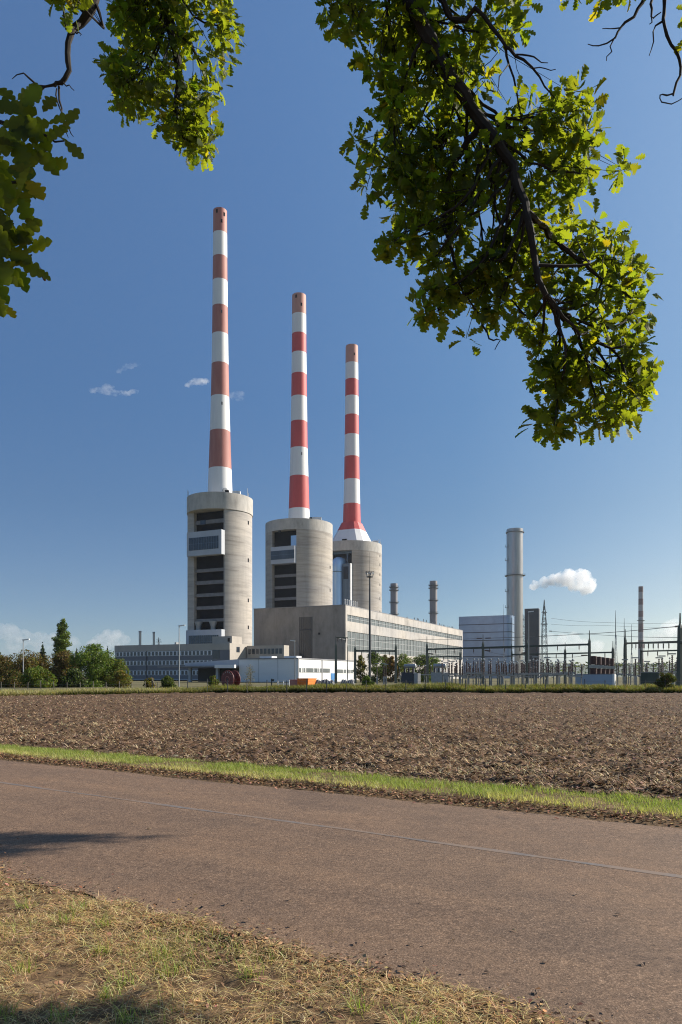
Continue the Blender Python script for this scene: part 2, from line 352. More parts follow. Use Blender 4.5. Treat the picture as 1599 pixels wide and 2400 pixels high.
FZ = field_h(FX[..., 0], FX[..., 1]); FZ = np.where(cc < 10.45, -.05, FZ); FZ = np.where(FX[..., 1] > FAR_Y(FX[..., 0]), -.2, FZ)
tag(np_mesh('field', np.concatenate([FX, FZ[..., None]], -1).reshape(-1, 3), grid_faces(300, 640), M['soil'], smooth=False), kind='structure')

# ------------------------------------------------------------------ scattered stuff
def blades(pos, ang, lean, length, width, tint, curve=.35, segs=2):
    """grass blades: pos (n,3); ang heading; lean 0 upright .. 1.57 lying"""
    n = len(pos); L = length[:, None]; hx = np.stack([np.cos(ang), np.sin(ang), 0*ang], -1); sd = np.stack([-np.sin(ang), np.cos(ang), 0*ang], -1)
    pts = []
    for k in range(segs+1):
        t = k/segs; le = lean+curve*t*(1 if np.ndim(curve) == 0 else 1)
        p = pos+L*t*(hx*np.sin(le)[:, None]+ZU*np.cos(le)[:, None]); w = width[:, None]*(1-t*.92)*.5
        pts += [p-sd*w, p+sd*w]
    Vx = np.stack(pts, 1); nv = 2*(segs+1)
    base = np.arange(n)[:, None]*nv
    Fs = np.concatenate([base+np.array([[2*k, 2*k+1, 2*k+3, 2*k+2]]) for k in range(segs)], 0)
    return Vx.reshape(-1, 3), Fs, np.repeat(tint, nv, 0)
def pal(n, cols, jit=.12):
    cols = np.array(cols); c = cols[rng.integers(0, len(cols), n)]*(1+rng.normal(0, jit, (n, 1)))
    return np.clip(c*(1+rng.normal(0, jit*.4, (n, 3))), .003, 1)
DRY = [(.64, .46, .22), (.72, .54, .28), (.52, .35, .16), (.80, .62, .36), (.36, .22, .11), (.56, .46, .20)]
GREEN = [(.22, .30, .05), (.28, .34, .07), (.36, .38, .10), (.16, .23, .04)]
LITTER = [(.22, .125, .065), (.16, .092, .05), (.31, .19, .105), (.12, .075, .045), (.36, .22, .12)]
def inview(x, y, m=60): return (y > 2.6) & (np.abs(x/y) < (800+m)/F)
# near verge: lying straw and green tufts
n = 230000; a = rng.uniform(-9, 2, n); c = rng.uniform(.2, 4.05, n)
keep = (c < edge_near(a)-.02+rng.normal(0, .07, n)); xy = AC(a, c); keep &= inview(xy[:, 0], xy[:, 1], 150) & (xy[:, 1] < 9)
keep &= rng.random(n) < np.clip(.15+1.6*(fbm(a*2.3, c*2.3, 3, 61)-.28), .05, 1)
a = a[keep]; c = c[keep]; xy = xy[keep]; n = len(a)
pos = np.concatenate([xy, (verge_h(a, c)+rng.uniform(0, .03, n))[:, None]], -1)
V1 = blades(pos, rng.uniform(0, 2*PI, n), rng.uniform(.95, 1.62, n), rng.uniform(.04, .15, n), rng.uniform(.002, .0045, n), pal(n, DRY, .25))
n = 60000; a = rng.uniform(-9, 2, n); c = rng.uniform(.2, 3.9, n); g = fbm(a*1.5, c*1.5, 4, 67)
keep = (c < edge_near(a)-.12) & (g > .50-.10*vnoise(a*5, c*5, 69)+.03*np.clip(c-2.5, 0, 2)) & (rng.random(n) < np.clip((g-.36)*4, 0, 1)); xy = AC(a, c); keep &= inview(xy[:, 0], xy[:, 1], 150) & (xy[:, 1] < 9)
a = a[keep]; c = c[keep]; xy = xy[keep]; n = len(a)
pos = np.concatenate([xy, verge_h(a, c)[:, None]], -1)
V2 = blades(pos, rng.uniform(0, 2*PI, n), np.abs(rng.normal(.15, .35, n)), rng.uniform(.03, .085, n)*(1+1.0*(rng.random(n) < .06)), rng.uniform(.0022, .0045, n), pal(n, GREEN+[(.22, .22, .07), (.28, .25, .10)], .2))
nt_ = 150; ta = rng.uniform(-7.5, 1, nt_); tc = rng.uniform(.8, 3.5, nt_); nb_ = 45; a = np.repeat(ta, nb_)+rng.normal(0, .035, nt_*nb_); c = np.repeat(tc, nb_)+rng.normal(0, .035, nt_*nb_); k = inview(*AC(a, c).T, 100); a, c = a[k], c[k]; n = len(a)
V3 = blades(np.concatenate([AC(a, c), verge_h(a, c)[:, None]], -1), rng.uniform(0, 2*PI, n), np.abs(rng.normal(.3, .3, n)), rng.uniform(.05, .14, n), rng.uniform(.003, .006, n), pal(n, GREEN+[(.40, .40, .13)], .2))
def joined(name, parts, mat, parent=None, kind='stuff'):
    Vx = np.concatenate([p[0] for p in parts]); off = np.cumsum([0]+[len(p[0]) for p in parts])
    Fs = np.concatenate([p[1]+o for p, o in zip(parts, off)]); T = np.concatenate([p[2] for p in parts])
    return tag(np_mesh(name, Vx, Fs, mat, parent, T), kind=kind)
tag(joined('verge_grass', [V1, V2, V3], M['blade']), 'dry straw coloured grass with green tufts on the near verge', 'grass')
# leaf litter along both road edges
def flakes(pos, size, tint):
    n = len(pos); th = rng.uniform(0, 2*PI, n); ti = rng.normal(0, .5, n); a1 = np.stack([np.cos(th), np.sin(th), np.sin(ti)*.6], -1); a2 = np.stack([-np.sin(th), np.cos(th), np.sin(rng.normal(0, .5, n))*.6], -1)
    s = size[:, None]; Vx = np.stack([pos-a1*s, pos-a2*s*.55+ZU*s*.3, pos+a1*s, pos+a2*s*.55+ZU*s*.15], 1)
    return Vx.reshape(-1, 3), np.arange(4*n).reshape(n, 4), np.repeat(tint, 4, 0)
n = 9000; a = rng.uniform(-9, 2, n); c = edge_near(a)+rng.normal(-.10, .13, n)+np.where(rng.random(n) < .06, np.abs(rng.normal(0, .3, n)), 0); k = rng.random(n) < np.clip(fbm(a*2, a*0, 3, 71)*2-.45, .08, 1); a, c = a[k], c[k]; n = len(a)
L1 = flakes(np.concatenate([AC(a, c), (np.maximum(verge_h(a, c), .02)+.012)[:, None]], -1), rng.uniform(.006, .022, n), pal(n, LITTER, .3))
n = 3500; a = rng.uniform(-9, 2, n); c = rng.uniform(.3, 3.7, n)
L3 = flakes(np.concatenate([AC(a, c), (verge_h(a, c)+.02)[:, None]], -1), rng.uniform(.006, .024, n), pal(n, LITTER, .3))
n = 17000; a = rng.uniform(-34, 15, n); c = 9.10+rng.normal(0, .13, n)
L2 = flakes(np.concatenate([AC(a, c), (np.maximum(strip_h(a, c), road_z(a, c))+.015)[:, None]], -1), rng.uniform(.01, .035, n), pal(n, LITTER, .3))
tag(joined('leaf_litter', [L1, L2, L3], M['straw']), 'brown leaf litter gathered along the edges of the path', 'leaf litter')
# green strip between path and field
n = 200000; a = rng.uniform(-38, 15, n); c = rng.uniform(9.15, 10.62, n); e = np.minimum(c-9.22-.16*(vnoise(a*3, a*0, 73)-.3), 10.52-c+.12*(vnoise(a*2, a*0, 75)-.5))
k = (e > 0) & (rng.random(n) < np.clip(.35+e*3, 0, 1)*np.clip(1.15-np.maximum(-a-14, 0)*.02, .4, 1)); a, c = a[k], c[k]; xy = AC(a, c); k = inview(xy[:, 0], xy[:, 1], 900); a, c, xy = a[k], c[k], xy[k]; n = len(a)
k = rng.random(n) < np.clip(.25+2.6*(fbm(a*2.1, c*3, 3, 78)-.28), .12, 1); a, c, xy = a[k], c[k], xy[k]; n = len(a)
yel = np.clip((9.85-c)*1.6+(fbm(a*1.3, c*2, 3, 77)-.5)*2, 0, 1)[:, None]
tn = pal(n, [(.24, .30, .065), (.29, .34, .085), (.34, .36, .10)], .15)*(1-yel)+pal(n, [(.54, .49, .20), (.60, .51, .25), (.46, .44, .15)], .15)*yel
G1 = blades(np.concatenate([xy, strip_h(a, c)[:, None]], -1), rng.uniform(0, 2*PI, n), np.abs(rng.normal(.25, .4, n)), rng.uniform(.035, .095, n)*(.7+.7*vnoise(a*1.2, c*2, 79)), rng.uniform(.005, .009, n), tn)
tag(joined('strip_grass', [G1], M['blade']), 'bright green grass strip between the path and the ploughed field', 'grass')
# crop residue on the field
n = 300000; iy = rng.uniform(1/60, 1/7.4, n)**1.0; iy = (1/60+(1/7.4-1/60)*rng.random(n)**1.35); y = 1/iy; x = rng.uniform(-1, 1, n)*(y*.56+1.2); cc = x*N2[0]+y*N2[1]
k = (cc > 10.5) & (y < FAR_Y(x)-1) & (rng.random(n) < np.clip((fbm(x*1.7, y*1.7, 3, 81)-.34)*4.2, .04, 1)*np.clip(.25+(cc-10.5)*.55, .25, 1)*np.clip(.65+.8*(fbm(x*.25, y*.25, 2, 83)-.3), .4, 1)); x, y = x[k], y[k]; n = len(x)
S1 = blades(np.stack([x, y, field_h(x, y)+rng.uniform(-.01, .03, n)], -1), rng.uniform(0, 2*PI, n), rng.uniform(.7, 1.6, n), rng.uniform(.05, .17, n)*(1+y*.012), rng.uniform(.007, .015, n)*(1+y*.03), pal(n, [(.50, .35, .20), (.60, .43, .26), (.38, .26, .145), (.68, .52, .32), (.24, .16, .09)], .2))
n = 45000; iy = (1/60+(1/7.4-1/60)*rng.random(n)); y = 1/iy; x = rng.uniform(-1, 1, n)*(y*.56+1.2); cc = x*N2[0]+y*N2[1]; k = (cc > 10.5) & (y < FAR_Y(x)-1); x, y = x[k], y[k]; n = len(x)
S2 = flakes(np.stack([x, y, field_h(x, y)+.02], -1), rng.uniform(.015, .05, n)*(1+y*.02), pal(n, [(.085, .058, .04), (.17, .115, .075), (.29, .20, .135)], .2))
tag(joined('crop_residue', [S1, S2], M['straw']), 'pale straw and soil crumbs over the ploughed field', 'crop residue')
# ------------------------------------------------------------------ oak
LT = [(0, .012), (.10, .03), (.17, .17), (.25, .19), (.29, .09), (.36, .26), (.46, .29), (.50, .13), (.57, .36), (.68, .38), (.72, .17), (.79, .30), (.89, .28), (.96, .15), (1.0, .03)]
def leaf_template():
    vs = []
    for t, w in LT:
        z = -.12*t*t; vs += [(t, 0, z-.03), (t+(.05 if w > .16 else 0), w, z+.10*w), (t+(.05 if w > .16 else 0), -w, z+.10*w)]
    fs = []
    for i in range(len(LT)-1):
        b = 3*i; fs += [(b, b+3, b+4, b+1), (b, b+2, b+5, b+3)]
    return np.array(vs), np.array(fs)
LV, LF = leaf_template()
def near_template(n=44):
    vs = []
    for i in range(n+1):
        t = i/n; env = .37*math.sin(PI*min(1, .04+.96*t**1.35))**.75*(1 if t > .07 else t/.07); w = max(.014, env*(.50+.58*abs(math.sin(PI*(3.7*t+.12)))**.55))
        z = -.16*t*t; vs += [(t, 0, z-.03), (t+.03, w, z+.12*w), (t+.02, -w*.94, z+.10*w)]
    fs = []
    for i in range(n): b = 3*i; fs += [(b, b+3, b+4, b+1), (b, b+2, b+5, b+3)]
    return np.array(vs), np.array(fs)
NV_, NF_ = near_template()
def leaves(pos, dirv, nrm, size, tint, LV=LV, LF=LF):
    n = len(pos); d = dirv/np.linalg.norm(dirv, axis=1, keepdims=True); s = np.cross(nrm, d); s /= np.linalg.norm(s, axis=1, keepdims=True)+1e-9; u = np.cross(d, s)
    curl = rng.normal(1, .8, n)[:, None, None]
    Vx = pos[:, None]+size[:, None, None]*(d[:, None]*LV[None, :, 0:1]+s[:, None]*LV[None, :, 1:2]*rng.uniform(.75, 1.05, n)[:, None, None]+u[:, None]*LV[None, :, 2:3]*curl)
    nv = len(LV); Fs = (np.arange(n)[:, None, None]*nv+LF[None]).reshape(-1, 4)
    return Vx.reshape(-1, 3), Fs, np.repeat(tint, nv, 0)
def in_poly(x, y, poly):
    r = np.zeros(len(x), bool); j = len(poly)-1
    for i in range(len(poly)):
        xi, yi = poly[i]; xj, yj = poly[j]
        r ^= ((yi > y) != (yj > y)) & (x < (xj-xi)*(y-yi)/(yj-yi+1e-9)+xi); j = i
    return r
def resample(pts, rad, step=.12, jit=.02):
    pts = [np.array(p, float) for p in pts]; P_ = []; R_ = []
    for i in range(len(pts)-1):
        p0 = pts[max(i-1, 0)]; p1 = pts[i]; p2 = pts[i+1]; p3 = pts[min(i+2, len(pts)-1)]
        k = max(2, int(np.linalg.norm(p2-p1)/step))
        for j in range(k):
            t = j/k; q = .5*((2*p1)+(-p0+p2)*t+(2*p0-5*p1+4*p2-p3)*t*t+(-p0+3*p1-3*p2+p3)*t**3)
            P_.append(q+rng.normal(0, jit, 3)); R_.append((rad[i]*(1-t)+rad[i+1]*t)*rng.uniform(.92, 1.1))
    P_.append(pts[-1]); R_.append(rad[-1]); return P_, R_
OAK_COL = [(.9, .95, .9), (1, 1, 1), (1.15, 1.1, 1), (.8, .9, .9), (1.35, 1.2, 1.1)]
def rosettes(cent, size, per=7, spread=.10, up=.45, yellow=.05):
    """a spray of leaves round every twig tip"""
    n = len(cent)*per; c = np.repeat(cent, per, 0)
    d = rng.normal(0, 1, (n, 3)); d[:, 2] -= .25; d /= np.linalg.norm(d, axis=1, keepdims=True)
    pos = c+d*rng.uniform(.0, spread, n)[:, None]; nrm = rng.normal(0, .50, (n, 3))+np.array((.25, -.55, up+.15))
    t = pal(n, OAK_COL, .12); yl = rng.random(n) < yellow; t[yl] *= np.array((2.0, 1.45, .9))
    return leaves(pos, d, nrm, size*rng.uniform(.7, 1.2, n), t)
oak = thing('oak_tree', 'leafy oak reaching over the path with backlit lobed leaves hanging across the sky', 'tree', (3.4, -2.6, 0))
tr = MB(); tp, trd = resample([(3.4, -2.6, -.1), (3.35, -2.6, .5), (3.2, -2.5, 2.5), (3.0, -2.3, 5.0), (2.9, -2.1, 8.0), (3.1, -2.2, 11)], [.62, .48, .40, .36, .26, .12], .3, .015)
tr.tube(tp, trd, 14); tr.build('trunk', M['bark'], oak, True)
def twigs_to(mb, limb, limb_r, cents, groups=40, r0=.016, r1=.005):
    L = np.array(limb); K = min(groups, len(cents)); seeds = cents[rng.choice(len(cents), K, False)]
    as_ = np.argmin(((cents[:, None]-seeds[None])**2).sum(-1), 1)
    for k in range(K):
        mem = cents[as_ == k]
        if not len(mem): continue
        m = mem.mean(0); dist = np.linalg.norm(L-m, axis=1); i = max(0, int(np.argmin(dist))-int(rng.integers(2, 7)))
        st = L[i]; mid = (st+m)/2+rng.normal(0, .09, 3)-np.array((0, 0, .06)); pp, rr = resample([st, mid, m], [min(r0, limb_r[i]*.6), r0*.7, r1*1.3], .1, .008); mb.tube(pp, rr, 5)
        for q in mem[rng.random(len(mem)) < .75]:
            j = int(rng.integers(len(pp)//2, len(pp))); mb.tube([pp[j], (pp[j]+q)/2+rng.normal(0, .02, 3), q], [r1, r1*.7, r1*.45], 4)
def poly_sample(n, poly, holes, dfun, thick):
    poly = np.array(poly, float); lo = poly.min(0); hi = poly.max(0); x = rng.uniform(lo[0], hi[0], n*4); y = rng.uniform(lo[1], hi[1], n*4)
    k = in_poly(x, y, poly)
    for h in holes: k &= ~in_poly(x, y, h)
    k &= rng.random(len(x)) < np.clip((fbm(x/48, y/48, 3, 91)-.36)*6, .03, 1)
    x, y = x[k][:n], y[k][:n]; Yd = dfun(x, y)-.27+np.abs(rng.normal(0, thick, len(x)))*1.3; return np.stack([(x-CX)/F*Yd, Yd, CAMZ+(HZ-y)/F*Yd], -1)
# big right limb
dR = lambda x, y: 6.2+.0006*(x-1100)+.0002*y
RP = [(755, -260), (768, 60), (800, 72), (848, 85), (858, 150), (888, 165), (885, 195), (908, 255), (888, 280), (822, 300), (826, 330), (838, 395), (842, 465), (866, 455), (890, 436), (930, 425), (948, 462), (893, 532), (908, 575), (905, 605), (928, 628), (960, 592), (988, 602), (995, 655), (972, 705), (992, 752), (1015, 765), (1050, 750), (1092, 796), (1128, 780), (1180, 758), (1238, 772), (1255, 850), (1265, 900), (1288, 925), (1250, 1010), (1262, 1030), (1300, 1018), (1340, 990), (1390, 1005), (1425, 1010), (1445, 1045), (1470, 1015), (1492, 975), (1530, 940), (1520, 880), (1508, 820), (1522, 700), (1512, 640), (1480, 570), (1430, 540), (1385, 510), (1350, 488), (1400, 452), (1445, 412), (1500, 382), (1440, 362), (1412, 420), (1370, 400), (1395, 290), (1388, 195), (1350, 200), (1310, 220), (1250, 212), (1172, 238), (1135, 160), (1140, 120), (1178, 62), (1198, 132), (1242, 105), (1255, -260)]
RH = [[(1378, 900), (1418, 895), (1422, 955), (1390, 950)], [(1160, 60), (1185, 55), (1180, 130), (1150, 160)]]
lr, lrr = resample([(3.05, -2.2, 4.6), (2.3, .2, 6.6), (1.2, 3.0, 7.9), P(900, -250, 5.95), P(975, 20, 5.95), P(1040, 160, 6.0), P(1130, 285, 6.05), P(1195, 390, 6.08), P(1240, 500, 5.95), P(1255, 620, 6.0), P(1275, 690, 6.0), P(1350, 760, 6.5), P(1430, 850, 6.55), P(1455, 930, 6.6)], [.20, .15, .10, .072, .061, .053, .046, .039, .032, .027, .023, .017, .010, .006], .12, .012)
mb = MB(); mb.tube(lr, lrr, 8)
for pts, rad in (([lr[-40], P(1060, 40, 6.0), P(1115, 20, 5.9), P(1150, 62, 5.9), P(1185, 110, 5.9), P(1195, 150, 6.0), P(1212, 215, 6.1), P(1228, 300, 6.2)], [.035, .024, .019, .015, .012, .010, .008, .004]),
                 ([P(1185, 110, 5.9), P(1210, 128, 5.9), P(1250, 158, 5.9), P(1280, 200, 6.0), P(1305, 235, 6.1)], [.013, .012, .009, .007, .004]), ([P(1210, 128, 5.9), P(1240, 130, 5.9), P(1262, 140, 5.9), P(1285, 147, 5.9)], [.007, .006, .005, .003]), ([P(1250, 158, 5.9), P(1280, 160, 5.9), P(1303, 162, 5.9)], [.005, .004, .003]), ([P(1195, 150, 6.0), P(1172, 180, 5.9), P(1167, 215, 5.9)], [.006, .005, .003]),
                 ([P(1240, 500, 5.98), P(1300, 560, 6.3), P(1350, 605, 6.3), P(1420, 660, 6.4), P(1480, 700, 6.4)], [.03, .024, .018, .012, .006]), ([P(1048, 470, 6.3), P(1045, 540, 6.2), P(1065, 610, 6.2), P(1085, 680, 6.2)], [.02, .016, .012, .006]),
                 ([P(1130, 285, 6.05), P(1080, 360, 6.2), P(1050, 420, 6.2), P(1048, 475, 6.3)], [.03, .025, .02, .018]), ([P(1085, 680, 6.2), P(1118, 735, 6.3), P(1140, 785, 6.3), P(1155, 795, 6.3), P(1172, 797, 6.3), P(1160, 820, 6.3)], [.009, .008, .007, .006, .005, .003])):
    pp, rr = resample(pts, rad, .08, .008); mb.tube(pp, rr, 6)
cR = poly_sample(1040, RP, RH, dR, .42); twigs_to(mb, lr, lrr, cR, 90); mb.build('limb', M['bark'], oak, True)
joined('foliage', [rosettes(cR, .116, 8, .09)], M['leaf_oak'], oak, None)
# left hanging limb
dL = lambda x, y: 8.2+.0005*(x-400)
LP = [(262, -260), (268, 30), (288, 62), (285, 85), (248, 108), (240, 122), (262, 165), (276, 205), (286, 265), (304, 280), (338, 255), (345, 232), (360, 262), (366, 292), (404, 302), (424, 322), (432, 360), (458, 358), (482, 362), (498, 320), (505, 262), (515, 205), (510, 165), (540, 148), (562, 110), (548, 50), (528, -20), (525, -260)]
LH = [[(318, 190), (345, 180), (350, 225), (328, 215)]]
ll, llr = resample([(2.9, -2.1, 6.4), (1.2, 1.0, 8.2), (-.4, 4.5, 9.2), P(420, -330, 8.0), P(400, -100, 8.1), P(395, 60, 8.2), P(420, 160, 8.2), P(450, 250, 8.2), P(465, 330, 8.2)], [.16, .13, .11, .09, .06, .045, .03, .02, .008], .15, .015)
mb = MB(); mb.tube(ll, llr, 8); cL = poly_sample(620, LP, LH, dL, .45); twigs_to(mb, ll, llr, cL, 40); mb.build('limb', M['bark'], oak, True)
joined('foliage', [rosettes(cL, .108, 8, .10)], M['leaf_oak'], oak, None)
# bare crooked limb at the upper left with a few leaves
lb, lbr = resample([ll[22], (-1.6, 4.4, 8.6), P(260, -220, 6.5), P(228, -40, 6.5), P(210, 20, 6.5), P(190, 55, 6.5), P(168, 78, 6.5), P(160, 120, 6.5), P(158, 165, 6.5), P(142, 188, 6.5), P(128, 200, 6.5)], [.10, .08, .062, .05, .045, .036, .03, .026, .022, .022, .017], .1, .012)
mb = MB(); mb.tube(lb, lbr, 8)
for pts, rad in (([P(130, 200, 6.5), P(105, 203, 6.5), P(70, 185, 6.5), P(52, 168, 6.5), P(28, 185, 6.5)], [.014, .011, .008, .006, .003]), ([P(108, 204, 6.5), P(85, 222, 6.5), P(70, 245, 6.5)], [.01, .008, .004]), ([P(132, 202, 6.5), P(142, 232, 6.5), P(146, 272, 6.5), P(158, 300, 6.5), P(172, 320, 6.5)], [.011, .009, .007, .005, .003]),
                 ([P(132, 205, 6.5), P(136, 240, 6.5), P(150, 285, 6.5), P(160, 322, 6.5)], [.007, .006, .005, .003]), ([P(150, 192, 6.5), P(164, 202, 6.5), P(174, 212, 6.5)], [.006, .005, .003]), ([P(175, 72, 6.5), P(187, 76, 6.5), P(188, 83, 6.5)], [.007, .006, .003])):
    pp, rr = resample(pts, rad, .06, .008); mb.tube(pp, rr, 6)
cB = poly_sample(26, [(75, -60), (70, 8), (100, 12), (112, 40), (135, 8), (180, 34), (205, 0), (200, -60)], [], lambda x, y: 6.4+0*x, .15); twigs_to(mb, lb, lbr, cB, 6); mb.build('limb', M['bark'], oak, True)
joined('foliage', [rosettes(cB, .105, 7, .10)], M['leaf_oak'], oak, None)
# bare twigs at the upper right
mb = MB()
for pts, rad in (([(2.9, -2.0, 7.0), (3.6, 2.0, 8.6), P(1560, -240, 6.2), P(1530, -60, 6.2), P(1500, 20, 6.2), P(1455, 62, 6.2), P(1440, 90, 6.2), P(1405, 107, 6.2), P(1378, 103, 6.2)], [.09, .07, .04, .022, .014, .01, .008, .005, .003]),
                 ([P(1452, 66, 6.2), P(1430, 66, 6.2), P(1412, 67, 6.2)], [.006, .004, .003]), ([P(1440, 90, 6.2), P(1430, 120, 6.2), P(1422, 142, 6.2)], [.006, .005, .003]),
                 ([P(1545, -100, 6.2), P(1558, 10, 6.2), P(1557, 60, 6.2), P(1575, 105, 6.2), P(1597, 155, 6.2), P(1582, 210, 6.2), P(1577, 220, 6.2), P(1553, 222, 6.2), P(1545, 232, 6.2), P(1560, 246, 6.2), P(1590, 236, 6.2), P(1612, 215, 6.2)], [.03, .016, .014, .014, .012, .009, .007, .006, .005, .005, .004, .003]),
                 ([P(1535, -50, 6.2), P(1528, 25, 6.2), P(1530, 42, 6.2), P(1550, 28, 6.2)], [.014, .01, .007, .004]), ([P(1530, 40, 6.2), P(1523, 56, 6.2)], [.006, .004]), ([P(1558, 45, 6.2), P(1535, 62, 6.2), P(1530, 95, 6.2), P(1522, 130, 6.2)], [.009, .007, .005, .003])):
    pp, rr = resample(pts, rad, .06, .006); mb.tube(pp, rr, 6)
cT = np.concatenate([poly_sample(22, [(1330, -120), (1340, -12), (1360, -4), (1400, -14), (1420, -14), (1470, -4), (1500, -25), (1500, -120)], [], lambda x, y: 6.3+0*x, .15), poly_sample(10, [(1590, 30), (1588, 62), (1600, 75), (1640, 70), (1640, 20)], [], lambda x, y: 6.3+0*x, .15)])
mb.build('limb', M['bark'], oak, True); joined('foliage', [rosettes(cT, .105, 6, .10, yellow=.2)], M['leaf_oak'], oak, None)
# near sprays at the left edge, acorns
NL = [(-20, 205, -25, .12), (40, 232, 35, .115), (75, 215, 70, .05), (10, 262, 10, .115), (60, 268, -60, .11), (112, 290, 15, .11), (100, 262, 55, .09), (150, 298, 50, .10), (20, 310, -10, .12), (72, 330, -40, .12), (128, 312, -25, .10), (-10, 360, -60, .12), (45, 372, -80, .12), (88, 352, -50, .11), (125, 370, -40, .085), (5, 420, -70, .12), (62, 422, -45, .105), (30, 455, -95, .11), (-15, 470, -80, .12), (48, 560, 45, .12), (15, 548, 80, .07), (62, 590, 12, .13), (40, 612, -20, .11), (-5, 600, -70, .13), (85, 632, -25, .06), (32, 645, -75, .05), (0, 660, -85, .11), (-10, 690, -70, .09), (5, 712, -45, .09), (-25, 640, -60, .12), (-30, 540, -30, .12), (-30, 400, -40, .12), (-40, 300, 0, .13), (150, 330, -35, .09), (35, 345, 160, .1), (15, 500, -75, .09), (25, 240, -20, .11), (95, 300, -70, .1), (5, 330, -30, .12), (60, 310, 20, .11), (20, 390, -15, .11), (-10, 440, -20, .12), (70, 390, -120, .1), (-20, 520, -60, .12), (10, 575, 20, .11), (-10, 630, 10, .12), (35, 625, -60, .1), (110, 330, 30, .09), (-35, 250, 20, .13), (-35, 350, 10, .13), (0, 400, -100, .12), (140, 320, 70, .08)]
NL += [(float(rng.uniform(-45, 70-.06*abs(y_-330))), float(y_), float(rng.uniform(-110, 40)), .115) for y_ in rng.uniform(235, 480, 22)]+[(float(rng.uniform(-45, 15)), float(y_), float(rng.uniform(-100, 20)), .115) for y_ in rng.uniform(480, 690, 12)]; nl = np.array(NL); Yn = 3.05+rng.normal(0, .10, len(nl)); pos = np.stack([(nl[:, 0]-CX)/F*Yn, Yn, CAMZ+(HZ-nl[:, 1])/F*Yn], -1)
dv = np.stack([np.cos(np.radians(nl[:, 2])), rng.normal(0, .22, len(nl)), np.sin(np.radians(nl[:, 2]))], -1)
nr = np.stack([rng.normal(0, .25, len(nl)), -1+rng.normal(0, .2, len(nl)), .35+rng.normal(0, .3, len(nl))], -1)
tn = pal(len(nl), OAK_COL, .1); tn[16] = (2.3, 1.7, .9); tn[28] = (2.0, 1.6, 1)
mb = MB()
for pts, rad in (([(-2.6, 1.2, 5.2), P(-260, 150, 3.0), P(-60, 262, 3.05), P(40, 300, 3.05), P(105, 318, 3.05), P(150, 330, 3.05)], [.05, .03, .01, .007, .005, .003]), ([P(-200, 330, 3.05), P(-40, 420, 3.05), P(40, 425, 3.05), P(60, 415, 3.05)], [.012, .007, .005, .003]), ([P(-200, 500, 3.05), P(-30, 580, 3.05), P(40, 598, 3.05), P(75, 597, 3.05)], [.012, .006, .004, .003]), ([P(-200, 560, 3.05), P(-40, 660, 3.05), P(10, 700, 3.05)], [.01, .005, .003]), ([P(-260, 150, 3.0), P(-220, 330, 3.05), P(-210, 600, 3.05)], [.03, .022, .014])):
    pp, rr = resample(pts, rad, .06, .004); mb.tube(pp, rr, 6)
mb.build('limb', M['bark'], oak, True); joined('foliage', [leaves(pos, dv, nr, nl[:, 3]*.98, tn*.72, NV_, NF_)], M['leaf_oak'], oak, None)  # near leaf tint lowered to paint in the shade of the crown
for px, py in ((114, 374), (103, 650)):
    p = P(px, py, 3.05); w = np.array((.35, 0, -.94)); s1 = np.array((.94, 0, .35)); mb = MB()
    mb.lathe(p, [(.001, .016), (.005, .013), (.0075, .006), (.008, -.004), (.0076, -.010)], 10, None, s1, (0, 1, 0), w)
    mb.lathe(p, [(.0088, -.006), (.009, -.012), (.006, -.017), (.001, -.019)], 10, None, s1, (0, 1, 0), w); mb.tube([p-w*.018, p-w*.045], .0012, 5)
    mb.build('acorn', M['acorn'], oak, True)
# lower boughs to the right, out of the picture, whose shade falls on path and verge
mb = MB(); cS = []
for c0, rr_, k in (((7.4, 11.0, 6.9), (1.0, .18, .10), 85), ((7.0, 10.5, 6.9), (.85, .15, .08), 70), ((4.6, 5.42, 4.05), (.85, .17, .17), 120), ((4.6, 5.0, 7.6), (.9, .8, .8), 150)):
    cS.append(np.array(c0)+rng.normal(0, .5, (k, 3))*np.array(rr_))
cS = np.concatenate(cS); sb, sbr = resample([(2.95, -2.2, 5.4), (4.8, 1.2, 5.6), (5.9, 4.6, 5.2), (7.4, 8.0, 7.6), (8.3, 10.3, 7.4), (7.9, 10.9, 6.95)], [.15, .12, .10, .07, .045, .015], .2, .02)
mb.tube(sb, sbr, 8); twigs_to(mb, sb, sbr, cS, 24); mb.build('limb', M['bark'], oak, True); joined('foliage', [rosettes(cS, .11, 9, .16)], M['leaf_oak'], oak, None)
